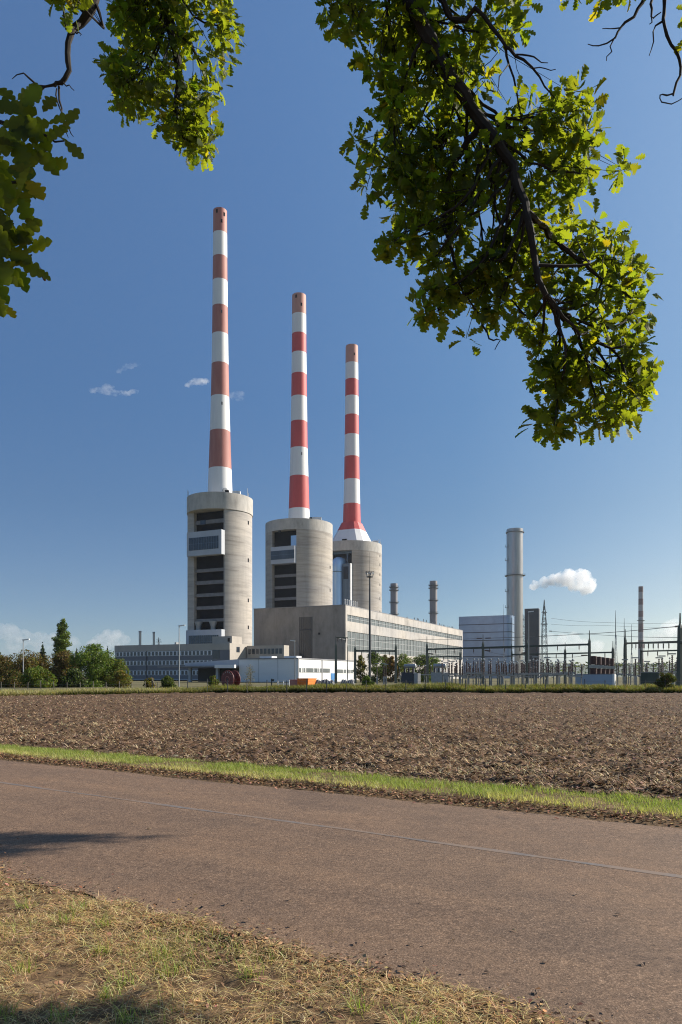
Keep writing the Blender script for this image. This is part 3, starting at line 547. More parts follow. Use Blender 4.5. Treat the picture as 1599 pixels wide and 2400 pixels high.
# ------------------------------------------------------------------ boiler towers and their chimneys
NF = -U                                                     # plant fronts face this way
def circ_arc(c, r, a0, b0, n=72):
    """points of the circle from the right chord end round the back to the left one; local axes V (a), NF (b)"""
    t0 = math.atan2(b0, a0); t1 = math.atan2(b0, -a0); pts = []
    for k in range(n+1):
        t = t0-(2*PI-(t1-t0))*k/n; pts.append(np.array(c)+V*(r*math.cos(t))+NF*(r*math.sin(t)))
    return pts
def loc(c, a, b, z=0): return np.array((c[0], c[1], 0))+V*a+NF*b+ZU*z
def tower(label, c, r, chord, slotw, slotl, back, ztop, capz, capr, mats, win):
    t = thing('boiler_tower', label, 'tower', (c[0], c[1], 0))
    cc = np.array((c[0], c[1], 0)); w, h = chord
    poly = circ_arc(cc, r, w, h)+[loc(c, -slotl, h), loc(c, -slotl, back), loc(c, slotw, back), loc(c, slotw, h)]
    MB().prism([p[:2] for p in poly], 0, capz).build('shaft', mats[0], t, True)
    n = 96; mb = MB(); prof = [(capr, capz+.003), (capr, ztop-.02), (capr-.45, ztop), (capr-.45, ztop-.8)]
    mb.lathe(cc, prof, n); mb.build('cap', mats[1], t, True)
    d = cc[:2]/np.linalg.norm(cc[:2]); rt = np.array((d[1], -d[0]))
    for off, zz in win:                                     # little stair windows in the curved wall
        x = off; nrm = np.array((*(rt*x-d*math.sqrt(1-x*x)), 0)); tg = np.array((-nrm[1], nrm[0], 0)); p = cc+nrm*r
        MB().box(p, -.45, .45, -.3, .06, zz-.75, zz+.75, tg, nrm).build('stair_window', M['dark'], t)
    return t
C1 = (-51.2, 307.); C2_ = (-21.8, 377.); C3 = (6.5, 435.)
def zf1(py): return CAMZ+(HZ-py)*298/F
tw1 = tower('front concrete boiler tower with stacked dark open floors and an overhanging pale cap', C1, 13.5, (9.07, 10.0), 8.45, 6.15, 8.0, 76.4, 69.6, 13.8, (M['shaft'], M['cap']),
            [(.86, Zat(1222.7, 300)), (.86, Zat(1311, 300)), (.86, Zat(1405.8, 300)), (.86, Zat(1469.5, 300))])
MB().box(loc(C1, 0, 0), -6.1, 8.4, 8.01, 8.12, 14, 69.5, V, NF).build('recess_shade', M['dark'], tw1)  # near-black panel stands in for the shade inside the open floors
for a_, b_ in ((1217.5, 1226.7), (1332.3, 1339.8), (1360.4, 1369), (1390, 1398), (1420, 1428), (1450, 1457)):
    MB().box(loc(C1, 0, 0), -6.14, 8.44, 8.14, 9.0, zf1(b_), zf1(a_), V, NF).build('floor_slab', M['slab'], tw1)
def window_box(t, c, a0, a1, b0, b1, z0, z1, wa0, wa1, wz0, wz1, nm, mat):
    o = MB().box(loc(c, 0, 0), a0, a1, b0, b1, z0, z1, V, NF).build('window_box', mat, t)
    g = MB().box(loc(c, 0, 0), wa0, wa1, b1+.01, b1+.06, wz0, wz1, V, NF).build('window', M['glass'], o)
    mb = MB()
    for k in range(1, nm): x = wa0+(wa1-wa0)*k/nm; mb.box(loc(c, 0, 0), x-.07, x+.07, b1+.062, b1+.14, wz0, wz1, V, NF)
    mb.box(loc(c, 0, 0), wa0, wa1, b1+.062, b1+.12, (wz0+wz1)/2-.06, (wz0+wz1)/2+.06, V, NF)
    mb.build('mullion', M['casing_blue'], o); return o
window_box(tw1, C1, -8.0, 9.02, 9.6, 12.4, zf1(1303.6), zf1(1247.3), -6.9, 7.6, zf1(1290.5), zf1(1261), 18, M['white_clad'])
window_box(tw1, C1, -8.4, 9.02, 9.6, 12.4, 3, zf1(1477), -6.9, 7.6, 13.0, zf1(1489.8), 16, M['white_clad'])
for a_ in (-4.6, 2.6):                                       # pale funnel ducts on the lowest open floor
    z0, z1 = zf1(1477), zf1(1456.5); MB().lathe(loc(C1, a_+.3, 9.3), [(1.05, z0), (1.05, z0+1.6), (1.75, z1-.2), (1.75, z1)], 16).build('funnel_duct', M['galv'], tw1, True)
MB().box(loc(C1, 0, 0), -3.6, -.9, 8.9, 9.12, zf1(1227.5), zf1(1217), V, NF).build('louvre', M['glass'], tw1)
def zf2(py): return CAMZ+(HZ-py)*364/F
tw2 = tower('middle concrete boiler tower rising behind the turbine hall, banded with horizontal weather streaks', C2_, 17.4, (6.9, 15.97), 6.89, 6.89, 13.5, 80.2, 74.7, 17.42, (M['shaft2'], M['cap']), [(.91, Zat(1329, 370)), (.91, Zat(1383, 370))])
MB().box(loc(C2_, 0, 0), -6.85, 6.85, 13.51, 13.62, 20, 74.6, V, NF).build('recess_shade', M['dark'], tw2)  # dark panel paints the shade at the back of the slot
for a_, b_ in ((1346, 1352.5), (1373, 1379.5), (1400, 1406.5)):
    MB().box(loc(C2_, 0, 0), -6.87, 6.87, 13.64, 14.3, zf2(b_), zf2(a_), V, NF).build('floor_slab', M['slab'], tw2)
wb2 = window_box(tw2, C2_, -6.7, 6.86, 13.7, 17.7, zf2(1323), zf2(1283), -6.68, 6.7, zf2(1313), zf2(1292.5), 22, M['white_clad'])
MB().box(loc(C2_, 0, 0), 3.4, 6.8, 13.65, 15.2, zf2(1284), zf2(1257.5), V, NF).build('vent_housing', M['duct_blue'], tw2)
MB().lathe(loc(C2_, -2.5, 16.1), [(.7, zf2(1248)), (.7, zf2(1243))], 10).build('hoist', M['rail'], tw2)
def zf3(py): return CAMZ+(HZ-py)*420/F
tw3 = tower('rear concrete boiler tower with a thick blue duct climbing its open front', C3, 17.9, (7.16, 16.4), 7.15, 7.15, 11.0, 80.0, 74.4, 17.92, (M['shaft2'], M['cap']),
            [(.925, Zat(y, 428)) for y in (1303.5, 1323.7, 1347, 1370.7, 1402.8, 1434.6)])
MB().box(loc(C3, 0, 0), -7.1, 7.1, 11.01, 11.12, 20, 74.3, V, NF).build('recess_shade', M['dark_blue'], tw3)  # dark blue panel paints the shade behind the duct
pd = loc(C3, -.9, 20.5); rd = 3.3; zt = Zat(1303, 416); mb = MB(); prof = [(0, 0, 20), (0, 0, zt-6.4)]
path = [pd+ZU*20, pd+ZU*(zt-7)]+[pd-NF*(4.2*(1-math.cos(t)))*1+ZU*(zt-7+3.8*math.sin(t)) for t in np.linspace(.15, PI/2, 7)]+[pd-NF*9+ZU*(zt-3.2)]
MB().tube(path, [rd]*len(path), 28).build('blue_duct', M['duct_blue'], tw3, True)
MB().lathe(pd, [(rd+.12, Zat(1341.5, 416)), (rd+.12, Zat(1339.5, 416))], 28).build('duct_flange', M['casing_blue'], tw3)
cs_ = MB().box(loc(C3, 0, 0), 1.9, 7.0, 15.2, 18.6, 20, Zat(1322, 418), V, NF).build('duct_casing', M['casing_blue'], tw3)
MB().box(loc(C3, 0, 0), 2.9, 5.9, 18.62, 18.7, Zat(1358, 418), Zat(1329, 418), V, NF).build('louvre', M['dark_blue'], cs_)
MB().box(loc(C3, 0, 0), 7.02, 7.5, 16.6, 18.9, 20, Zat(1322, 418), V, NF).build('lit_edge', M['white'], cs_)  # white strip paints the sunlit right edge of the casing
MB().box(loc(C3, 0, 0), -6.9, 6.9, 13.5, 14.6, Zat(1297, 420), Zat(1290, 420), V, NF).build('lintel_beam', M['casing_blue'], tw3)
MB().box(loc(C3, 0, 0), 3.2, 4.0, 13.0, 14.8, Zat(1322, 420), Zat(1297, 420), V, NF).build('hanger', M['casing_blue'], tw3)
def roof_bits(t, c, r, z, spots):
    for ang, s, mt, nm in spots:
        p = np.array((c[0]+math.cos(ang)*r, c[1]+math.sin(ang)*r, 0)); MB().box(p, -s[0], s[0], -s[1], s[1], z-.4, z+s[2]).build(nm, mt, t)
roof_bits(tw1, C1, 11.0, 76.4, [(-.75, (1.6, 1.2, 1.6), M['white'], 'roof_hut'), (-1.15, (.8, .6, 1.4), M['dark'], 'roof_hatch')])
roof_bits(tw2, C2_, 14.5, 80.2, [(-.85, (2.4, 1.2, 1.6), M['white'], 'roof_hut'), (-1.1, (.7, .6, 1.2), M['dark'], 'roof_hatch')])
roof_bits(tw3, C3, 16, 80.0, [(-.55, (1.6, 1.2, 1.3), M['white'], 'roof_hut')])
for t, c, r, z, angs in ((tw1, C1, 13.4, 76.2, (-.35, -.42, -2.75, -2.9)), (tw3, C3, 17.4, 79.9, (-.3, -.45, -.2, -.05))):
    for a_ in angs:
        p = np.array((c[0]+math.cos(a_)*r, c[1]+math.sin(a_)*r, z)); MB().tube([p, p+ZU*(1.6+rng.random()*2.5)], .09, 6).build('antenna', M['galv'], t)
def chimney(label, c, base, ys, Yd, widths, mats):
    t = thing('chimney', label, 'chimney', (c[0], c[1], base), 'red and white chimneys of the power station')
    K = Yd/F; zs = [CAMZ+(HZ-y)*K for y in ys]; wy = [w[0] for w in widths][::-1]; wv = [w[1] for w in widths][::-1]
    zw = [CAMZ+(HZ-y)*K for y in wy]; rr = [w/2*K for w in wv]
    prof = []; mi = []; names = list(dict.fromkeys(mats)); prev = None
    for i in range(len(zs)-1):
        z1, z0 = zs[i], zs[i+1]
        for k in range(6):
            z = z1+(z0-z1)*k/6; prof.append((float(np.interp(z, zw, rr)), z)); mi.append(names.index(mats[i]))
    prof.append((float(np.interp(zs[-1], zw, rr)), zs[-1])); prof = prof[::-1]; mi = mi[::-1]
    top = prof[-1]; prof += [(top[0]-.35, top[1]+.02), (top[0]-.35, top[1]-6)]; mi += [mi[-1], mi[-1]]
    MB().lathe((c[0], c[1], 0), prof, 64, mi, capt=True).build('shell', [M[n] for n in names], t, True)
    return t, (lambda z: float(np.interp(z, zw, rr))), K
def on_shell(t, c, rf, name, px_off, z, w, h, mat):
    cc = np.array((c[0], c[1])); d = cc/np.linalg.norm(cc); rt = np.array((d[1], -d[0])); x = px_off; nrm = np.array((*(rt*x-d*math.sqrt(1-x*x)), 0)); tg = np.array((-nrm[1], nrm[0], 0))
    p = np.array((c[0], c[1], 0))+nrm*rf(z); MB().box(p, -w/2, w/2, -.3, .07, z-h/2, z+h/2, tg, nrm).build(name, mat, t)
RW = lambda n, red, top=None: [((top if (i == 0 and top) else red) if i % 2 == 0 else 'chim_white') for i in range(n)]
ch1, rf1, K1 = chimney('tallest, leftmost chimney with faded brownish red bands, on the front tower', C1, 76.0, [477, 532, 588.5, 644.5, 706, 772, 843, 921, 1003, 1092.5, 1163], 302, [(477, 32.6), (590, 34), (705, 36), (820, 39), (950, 44.5), (1003, 48), (1095, 54), (1163, 59.5)], RW(10, 'chim_faded'))
for o_, y_ in ((-.45, 486), (.62, 491), (.22, 509)): on_shell(ch1, C1, rf1, 'opening', o_, CAMZ+(HZ-y_)*K1, .7, 1.5, M['dark'])
for o_, y_ in ((.2, 724), (.2, 942)): on_shell(ch1, C1, rf1, 'warning_light', o_, CAMZ+(HZ-y_)*K1, .5, 1.2, M['rail'])
cc = np.array(C1); d_ = cc/np.linalg.norm(cc); rt_ = np.array((d_[1], -d_[0])); nn = np.array((*(rt_*.42-d_*math.sqrt(1-.42**2)), 0)); zz = CAMZ+(HZ-1149)*K1; tg_ = np.array((-nn[1], nn[0], 0))
MB().lathe(np.array((*C1, zz))+nn*(rf1(zz)-.2), [(1.25, 0), (1.25, .3), (.9, .35)], 20, None, tg_, (0, 0, 1), nn).build('round_hatch', M['galv'], ch1)
ch2, rf2, K2 = chimney('middle chimney with strong red bands and a washed out pink top, on the middle tower', C2_, 80.0, [681.5, 728, 774, 819, 869, 923, 982, 1045, 1112, 1189, 1222], 372, [(681, 33), (819, 34.6), (900, 36.5), (982, 38.8), (1045, 40.5), (1112, 44.5), (1189, 49), (1222, 52)], RW(10, 'chim_red', 'chim_top'))
for o_, y_ in ((-.42, 690), (.33, 709)): on_shell(ch2, C2_, rf2, 'opening', o_, CAMZ+(HZ-y_)*K2, .8, 1.6, M['dark'])
on_shell(ch2, C2_, rf2, 'warning_light', .3, CAMZ+(HZ-1062)*K2, .5, 1.4, M['rail'])
ch3, rf3, K3 = chimney('rightmost and lowest looking chimney, flaring into a white and red pyramid foot', C3, 79.8, [803, 844.5, 883.5, 923, 967.5, 1014, 1066, 1120, 1178, 1240], 430, [(803, 29.2), (967, 32.4), (1066, 35), (1120, 36.5), (1178, 39.6), (1240, 43.5)], RW(9, 'chim_red', 'chim_top'))
on_shell(ch3, C3, rf3, 'opening', .4, CAMZ+(HZ-826.5)*K3, .7, 1.5, M['dark'])
def oct_ring(c, w, ch, z): return [loc(c, a, b, z) for a, b in ((w, -w+ch), (w, w-ch), (w-ch, w), (-w+ch, w), (-w, w-ch), (-w, -w+ch), (-w+ch, -w), (w-ch, -w))]
zb, zm, zt = 79.6, Zat(1237, 424), Zat(1221, 428); mb = MB(); lv = [(11.2, 3.0, zb)]
for w_, c_, z_ in ((11.2-(11.2-5.2)*(zm-zb)/(zt-zb), 2.4, zm), (5.2, 1.6, zt)): lv.append((w_, c_, z_))
for i in range(2):
    r0 = oct_ring(C3, *lv[i][:2], lv[i][2]); r1 = oct_ring(C3, *lv[i+1][:2], lv[i+1][2]); mb.add(r0+r1, [(k, (k+1) % 8, 8+(k+1) % 8, 8+k) for k in range(8)], i)
mb.add(oct_ring(C3, *lv[2][:2], lv[2][2]-.01), [tuple(range(8))], 1); ft = mb.build('pyramid_foot', [M['chim_white'], M['chim_red']], ch3)
MB().box(loc(C3, 0, 0), -1.5, 1.3, 9.8, 10.95, zb+1.2, zb+2.6, V, NF).build('louvre', M['dark'], ft)
# ------------------------------------------------------------------ turbine hall
HR = np.array((1.6, 315., 0)); HH = 32.5; HW = 45.9; HLn = 194.
hall = thing('turbine_hall', 'long concrete turbine hall with ribbon windows, standing before the middle and rear towers', 'hall', HR-V*HW/2)
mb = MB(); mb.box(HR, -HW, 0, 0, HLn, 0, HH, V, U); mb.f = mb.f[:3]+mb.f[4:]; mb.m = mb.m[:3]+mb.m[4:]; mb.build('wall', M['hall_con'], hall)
zc = lambda y: CAMZ+(HZ-y)*.1853
o = lambda z0, z1, a0=0, b0=.0: MB().box(HR, .01, .35, b0, HLn, z0, z1, V, U)
mb = MB(); wz = [(zc(1455), zc(1439.5)), (zc(1526.5), zc(1478.6))]
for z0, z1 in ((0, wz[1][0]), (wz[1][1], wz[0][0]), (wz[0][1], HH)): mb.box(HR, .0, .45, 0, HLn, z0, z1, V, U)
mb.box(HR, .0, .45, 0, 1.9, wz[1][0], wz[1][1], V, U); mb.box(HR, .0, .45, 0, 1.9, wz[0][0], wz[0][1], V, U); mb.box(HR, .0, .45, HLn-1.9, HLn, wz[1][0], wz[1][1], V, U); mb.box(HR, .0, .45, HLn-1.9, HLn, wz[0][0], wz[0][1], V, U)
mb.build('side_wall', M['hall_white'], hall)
for i, (z0, z1) in enumerate(wz):
    wn_ = MB().box(HR, .02, .12, 1.9, HLn-1.9, z0, z1, V, U).build('ribbon_window', M['glass_grey'], hall); mb = MB(); nb = 40
    for k in range(1, nb): b_ = 1.9+(HLn-3.8)*k/nb; mb.box(HR, .13, .30, b_-.16, b_+.16, z0, z1, V, U)
    for f in ((.33, .66) if i else (.5,)): mb.box(HR, .13, .24, 1.9, HLn-1.9, z0+(z1-z0)*f-.08, z0+(z1-z0)*f+.08, V, U)
    mb.build('mullion_grid', M['mullion'], wn_)
def haf(px): # position along the front face for a source pixel column
    k = (px-CX)/F; return (1.6-k*315)/(.910+k*.415)
a0, a1 = -haf(702.3), -haf(731.9); w_ = MB().box(HR, a0, a1, -.02, .15, 3, zc(1441)-.3, V, U).build('stair_glazing', M['glass'], hall); mb = MB()
for k in range(7): x = a0+(a1-a0)*k/6; mb.box(HR, x-.08, x+.08, -.10, -.022, 3, zc(1441)-.3, V, U)
mb.box(HR, a0, a1, -.12, -.023, zc(1475), zc(1472), V, U); mb.build('mullion', M['dark_blue'], w_)
MB().box(HR, -haf(746), -haf(751), -.05, .1, zc(1486), zc(1481), V, U).build('small_window', M['dark'], hall)
MB().box(HR, -HW-.15, .5, -.15, HLn+.15, HH+.01, HH+.35, V, U).build('roof_edge', M['roof_grey'], hall)
for i in range(16):
    b_ = 92+i*6.2+rng.uniform(-1.5, 1.5); q = HR+U*b_-V*rng.uniform(1.5, 4)+ZU*(HH+.3); rv_t = thing('roof_vent', 'thin dark roof vent along the edge of the long hall roof', 'roof vent', q, 'vents on the turbine hall roof')
    MB().tube([q, q+ZU*rng.uniform(1.3, 2.4)], .16, 6).build('pipe', M['rail'], rv_t); MB().lathe(q+ZU*1.2, [(.32, 0), (.32, .25)], 8).build('hood', M['galv'], rv_t)
for i, x in enumerate((808.8, 811.5, 814.2, 819, 821.5, 824, 827)):
    q = HR+U*(3+i*2.2)-V*1.2+ZU*(HH+.3); t = thing('vent_pipe', 'pale thin vent pipe at the front corner of the hall roof', 'vent pipe', q, 'pale vent pipes at the hall corner'); MB().tube([q, q+ZU*2.6], .17, 8).build('pipe', M['white'], t); MB().lathe(q+ZU*2.5, [(.27, 0), (.27, .3)], 8).build('cap', M['white'], t)
# ------------------------------------------------------------------ steel stacks behind
def stack(label, px, w, top, Y, rings, mat, ladder=None, group=None, base=0):
    p = G(px, Y); K = Y/F; r = w/2*K; zt = Zat(top, Y); t = thing('exhaust_stack', label, 'stack', p, group)
    MB().lathe(p, [(r, 0), (r, zt), (r-.25, zt+.02), (r-.25, zt-3)], 40).build('flue', mat, t, True)
    for y, ex in rings:
        z = Zat(y, Y); mb = MB(); mb.lathe(p, [(r+.02, z), (r+ex, z), (r+ex, z+.28), (r+.02, z+.28)], 32, capt=False, capb=False); pf = mb.build('platform', M['rail'], t)
        mb = MB()
        for k in range(20): a = 2*PI*k/20; q = p+np.array((math.cos(a)*(r+ex-.1), math.sin(a)*(r+ex-.1), z+.28)); mb.tube([q, q+ZU*1.05], .045, 4)
        mb.lathe(p, [(r+ex-.14, z+1.28), (r+ex-.06, z+1.28), (r+ex-.06, z+1.36), (r+ex-.14, z+1.36)], 32, capt=False, capb=False); mb.build('railing', M['rail'], pf)
    if ladder:
        mb = MB(); q = p+np.array((-r-.8, -1.0, 0))
        for s in (-.3, .3): mb.tube([q+np.array((0, s, 0)), q+np.array((0, s, zt-.5))], .07, 4)
        z = 8
        while z < zt-1: mb.tube([q+np.array((0, -.3, z)), q+np.array((0, .3, z))], .05, 4); z += 1.6
        lad = mb.build('ladder', M['rail'], t)
        for y in ladder: MB().box(q, -1.0, .75, -.8, .8, Zat(y, Y), Zat(y, Y)+.25).box(q, -1.0, -.94, -.8, .8, Zat(y, Y)+.26, Zat(y, Y)+2.2).build('landing', M['rail'], lad)
    return t
stack('large round steel stack with a ring platform, tallest of the metal stacks on the right', 1207.3, 37, 1240.5, 620, [(1350, 1.9), (1249, 1.0)], M['steel'], (1283, 1315, 1387, 1425))
stack('short grey steel stack with dark rings, left one of the pair behind the long hall', 923.7, 16.6, 1368, 560, [(1377.5, .9), (1384.5, .9), (1413.5, .9), (1441.5, .9)], M['steel_dull'], None, 'pair of ringed steel stacks')
stack('taller grey steel stack with dark rings, right one of the pair behind the long hall', 1016.2, 17.6, 1362, 560, [(1373, .9), (1379.5, .9), (1408.5, .9), (1438, .9)], M['steel_dull'], None, 'pair of ringed steel stacks')
M['far_red'] = paint('hazed_red', (.16, .10, .10), .8); M['far_white'] = paint('hazed_white', (.33, .32, .33), .8)  # red and white greyed to put haze and backlight into the colour
t = thing('striped_chimney', 'distant hazy striped chimney on the right horizon', 'chimney', G(1502.5, 1100)); p = G(1502.5, 1100); K = 1100/F; mb = MB(); ysb = [1374.7, 1387.6, 1403.5, 1417.6, 1432.5, 1446, 1462, 1482, 1500, 1520, 1545, 1587]
for i in range(len(ysb)-1): pass
pr = [(10.4/2*K*(1+(y-1374)/1100), Zat(y, 1100)) for y in ysb][::-1]; MB().lathe(p, pr, 32, [(0 if (len(ysb)-2-i) % 2 == 0 else 1) for i in range(len(ysb)-1)]).build('shell', [M['far_red'], M['far_white']], t, True)
MB().lathe(p, [(5.2/1*K+.6, Zat(1455, 1100)), (5.2*K+2.2, Zat(1455, 1100)), (5.2*K+2.2, Zat(1454, 1100)), (5.2*K+.6, Zat(1454, 1100))], 24, capt=False, capb=False).build('platform', M['rail'], t)
# boiler house with rounded corner, dark slab tower
B0 = np.array((131.4, 560., 0)); BS = 1.4; bh = thing('boiler_house', 'blue grey metal clad block with thin dark bands, left of the large steel stack', 'building', B0-V*15)
pts = []; Wd, Dp, rc = 41.3, 12.6, 3.6
for k in range(9): a = -PI/2+PI/2*k/8; pts.append((-rc+rc*math.cos(a), rc+rc*math.sin(a)))
pts += [(0, Dp), (-Wd, Dp), (-Wd, 0)]; pw = [(B0+V*a+U*b)[:2] for a, b in pts]; MB().prism(pw, 0, 48.5).build('wall', M['clad_blue'], bh, True)
for y in (1461.5, 1480.6, 1499.7, 1519, 1538):
    z = Zat(y, 560); pw2 = [(B0+V*(a*1.0+(.08 if a > -20 else -.08))+U*(b+(-.08 if b < 4 else .08)))[:2] for a, b in pts]; MB().prism(pw2, z-.28, z+.28).build('band', M['clad_dark'], bh)
MB().prism([(B0+V*(a*1.0+(.1 if a > -20 else -.1))+U*(b+(-.1 if b < 4 else .1)))[:2] for a, b in pts], 48.51, 49.0).build('roof_edge', M['clad_blue'], bh)
dt = thing('dark_tower', 'narrow dark clad slab tower right of the large steel stack', 'tower block', G(1248, 560)); q = G(1262.5, 560); MB().box(q, -10.6, 0, 0, 4.2, 0, 53.8, V, U).build('wall', M['clad_dark'], dt); MB().box(q, -10.7, .1, -.1, 4.3, 53.81, 54.2, V, U).build('roof_edge', M['roof_grey'], dt); MB().box(q, .01, .7, .2, 4.0, 0, 53.4, V, U).build('lit_edge', M['galv'], dt)  # pale strip on the right paints the tower's thin sunlit side
st = thing('stair_tower', 'open steel stair frame between the large stack and the dark tower', 'stair tower', G(1230, 590)); q = G(1230, 590); mb = MB()
for a in (-1.2, 1.2):
    for b in (-1.2, 1.2): mb.tube([q+V*a+U*b, q+V*a+U*b+ZU*52], .14, 4)
mb.build('frame', M['galv'], st); mb = MB()
for k in range(18): mb.box(q, -1.5, 1.5, -1.5, 1.5, 3+k*2.8, 3.2+k*2.8, V, U)
mb.build('landing', M['galv'], st); mb = MB()
for k in range(17): s = 1 if k % 2 else -1; mb.tube([q+V*s*1.1-U*.8+ZU*(3.2+k*2.8), q-V*s*1.1-U*.8+ZU*(5.9+k*2.8)], .22, 4)
mb.build('stairs', M['galv'], st)
# ------------------------------------------------------------------ office block, link, warehouse
OC = np.array((-41.5, 270., 0)); OH = 13.9; OW = 54.7; OD = 13.
of = thing('office_building', 'three storey grey office block with rows of small windows left of the front tower', 'building', OC-V*27)
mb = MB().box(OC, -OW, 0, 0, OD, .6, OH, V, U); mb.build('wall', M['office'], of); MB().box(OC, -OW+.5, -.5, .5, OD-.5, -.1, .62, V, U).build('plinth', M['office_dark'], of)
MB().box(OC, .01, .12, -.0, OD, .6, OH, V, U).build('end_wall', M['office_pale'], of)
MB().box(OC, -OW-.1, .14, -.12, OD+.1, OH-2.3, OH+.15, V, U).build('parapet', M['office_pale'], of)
def oaf(px): k = (px-CX)/F; return -((-41.5-k*270)/(.910+k*.415))
zo = lambda y: CAMZ+(HZ-y)*286/F
MB().box(OC, oaf(343), oaf(345.5), -.1, .05, .6, OH-2.32, V, U).build('joint', M['office_dark'], of); MB().box(OC, oaf(499), oaf(515), -.1, .05, zo(1546), OH-2.32, V, U).build('stair_glazing', M['glass'], of)
proto = None; aL, aR = oaf(272), oaf(496); nW = 26
for (y1, y0) in ((1528, 1537), (1549.7, 1558.6), (1572.7, 1581.6)):
    MB().box(OC, aL-.2, aR+.2, -.05, .05, zo(y0)-.15, zo(y1)+.15, V, U).build('window_surround', M['ware'], of)
    for k in range(nW):
        a_ = aL+(aR-aL)*(k+.5)/nW; hw = (aR-aL)/nW*.5*(.70 if k % 4 else .62)
        if proto is None: 
            proto = MB().box(OC, a_-hw, a_+hw, -.12, -.052, zo(y0), zo(y1), V, U).build('window', M['glass'], of); pa, pz = a_, zo(y0); 
        else:
            c_ = proto.copy(); COL.objects.link(c_); c_.location = Vector((V*(a_-pa)+ZU*(zo(y0)-pz)).tolist())
MB().box(OC, -OW, .0, -.25, -.01, .3, .6, V, U).build('base_strip', M['white_clad'], of)
b_ = 4.5; w_ = MB().box(OC, .125, .2, b_, b_+2.2, zo(1531), zo(1519), V, U).build('end_window', M['glass'], of)
ph = MB().box(OC, oaf(494)-1, -.6, 2.5, 9.5, OH+.16, OH+2.9, V, U); ph.build('roof_house', M['office_pale'], of)
MB().box(OC, -2.4, -1.5, 2.35, 2.5, OH+.8, OH+2.2, V, U).build('roof_house_door', M['dark'], of)
MB().box(OC, oaf(398), oaf(402), 3, 5, OH+.1, OH+1.1, V, U).build('roof_vent', M['galv'], of)
for i, (px, top, hw_) in enumerate(((328.3, 1479.5, 3.0), (360.5, 1481.6, 2.5))):
    Y = 300; p = G(px, Y); t = thing('metal_flue', 'thick pale metal flue pipe, left one of two above the office roof' if i == 0 else 'slimmer pale metal flue pipe, right one of two above the office roof', 'flue', p, 'flue pipes behind the office roof')
    MB().lathe(p, [(hw_*Y/F, 0), (hw_*Y/F, Zat(top, Y))], 20).build('pipe', M['steel'], t, True); MB().lathe(p, [(hw_*Y/F+.08, Zat(top, Y)-.5), (hw_*Y/F+.08, Zat(top, Y)+.1)], 20).build('collar', M['galv'], t)
lk = thing('link_bridge', 'raised corridor with small windows between office end wall and turbine hall', 'walkway', OC+V*8+U*12); q = OC+U*11
MB().box(q, .6, 17, 0, 4, 8.6, 13.4, V, U).build('wall', M['office_pale'], lk)
for k in range(9): MB().box(q, 1.4+k*1.7, 2.6+k*1.7, -.08, .05, 10.2, 12.2, V, U).build('window', M['glass'], lk)
MB().box(q, 1, 16.8, .2, 3.8, 0, 8.58, V, U).build('dark_fill', M['office_dark'], lk)  # near-black block fills the space below the corridor down to the ground
WC = np.array((-11.9, 200., 0)); WH = 6.55; wl = 38.5
wa = thing('warehouse', 'low white warehouse with a strip of windows and a blue door behind the hedge', 'warehouse', WC-V*9)
MB().box(WC, -19, 0, 0, wl, 0, WH, V, U).build('wall', M['ware'], wa); MB().box(WC, -19.1, .15, -.15, wl+.1, WH-.05, WH+.25, V, U).build('roof_edge', M['roof_grey'], wa)
def wbf(px): k = (px-CX)/F; return (-11.9-k*200)/(k*.910-.415)
zw = lambda y: CAMZ+(HZ-y)*205/F
sw = MB().box(WC, .01, .07, wbf(700), wbf(773), zw(1576), zw(1566), V, U).build('strip_window', M['glass_grey'], wa)
for px in (706, 709.5, 716, 735, 744.5, 748.5): MB().box(WC, .072, .12, wbf(px)-.2, wbf(px)+.2, zw(1576), zw(1566), V, U).build('mullion', M['white'], sw)
sw = MB().box(WC, .01, .07, wbf(790), wbf(828), zw(1577), zw(1567.5), V, U).build('strip_window', M['glass_grey'], wa)
for px in (804, 811.5, 815, 820): MB().box(WC, .072, .12, wbf(px)-.2, wbf(px)+.2, zw(1577), zw(1567.5), V, U).build('mullion', M['white'], sw)
for a_ in (-12.5, -6.3): MB().box(WC, a_-.05, a_+.05, -.03, -.004, 0, WH-.06, V, U).build('panel_joint', M['roof_grey'], wa)
MB().box(WC, -1.0, -.86, -.16, -.035, 0, WH-.06, V, U).build('downpipe', M['roof_grey'], wa)
MB().box(WC, .01, .1, wbf(754.2), wbf(756.0), 0, WH-.05, V, U).build('wall_joint', M['roof_grey'], wa); MB().box(WC, .01, .1, .0, .5, 0, WH-.05, V, U).build('downpipe', M['roof_grey'], wa)
MB().box(WC, .01, .12, wbf(775.7), wbf(783.8), 0, zw(1577.5), V, U).build('door', M['blue_door'], wa)
for a_ in (-6, -14.0): MB().box(WC, a_, a_+4, 3, 6, WH+.2, WH+.85, V, U).build('skylight', M['white'], wa)
cp = thing('loading_canopy', 'flat canopy on pale columns joined to the left end of the white warehouse', 'canopy', WC-V*34)
q = WC-V*19.12; k_ = lambda px: (px-CX)/F
def caf(px): k = k_(px); return -((q[0]-k*q[1])/(.910+k*.415))
aL_ = caf(384); aM = caf(521); MB().box(q, aL_, 0, -3, 14, 4.25, 4.75, V, U).build('roof_slab', M['roof_grey'], cp)
mb = MB(); mb.add([q+V*caf(434)+ZU*4.8, q+ZU*4.8, q+U*14+ZU*4.8, q+V*caf(434)+U*14+ZU*4.8, q+V*caf(434)+ZU*5.6, q+ZU*6.6, q+U*14+ZU*6.6, q+V*caf(434)+U*14+ZU*5.6], [(3, 2, 1, 0), (4, 5, 6, 7), (0, 1, 5, 4), (1, 2, 6, 5), (2, 3, 7, 6), (3, 0, 4, 7)]); mb.build('upper_roof', M['white_clad'], cp)
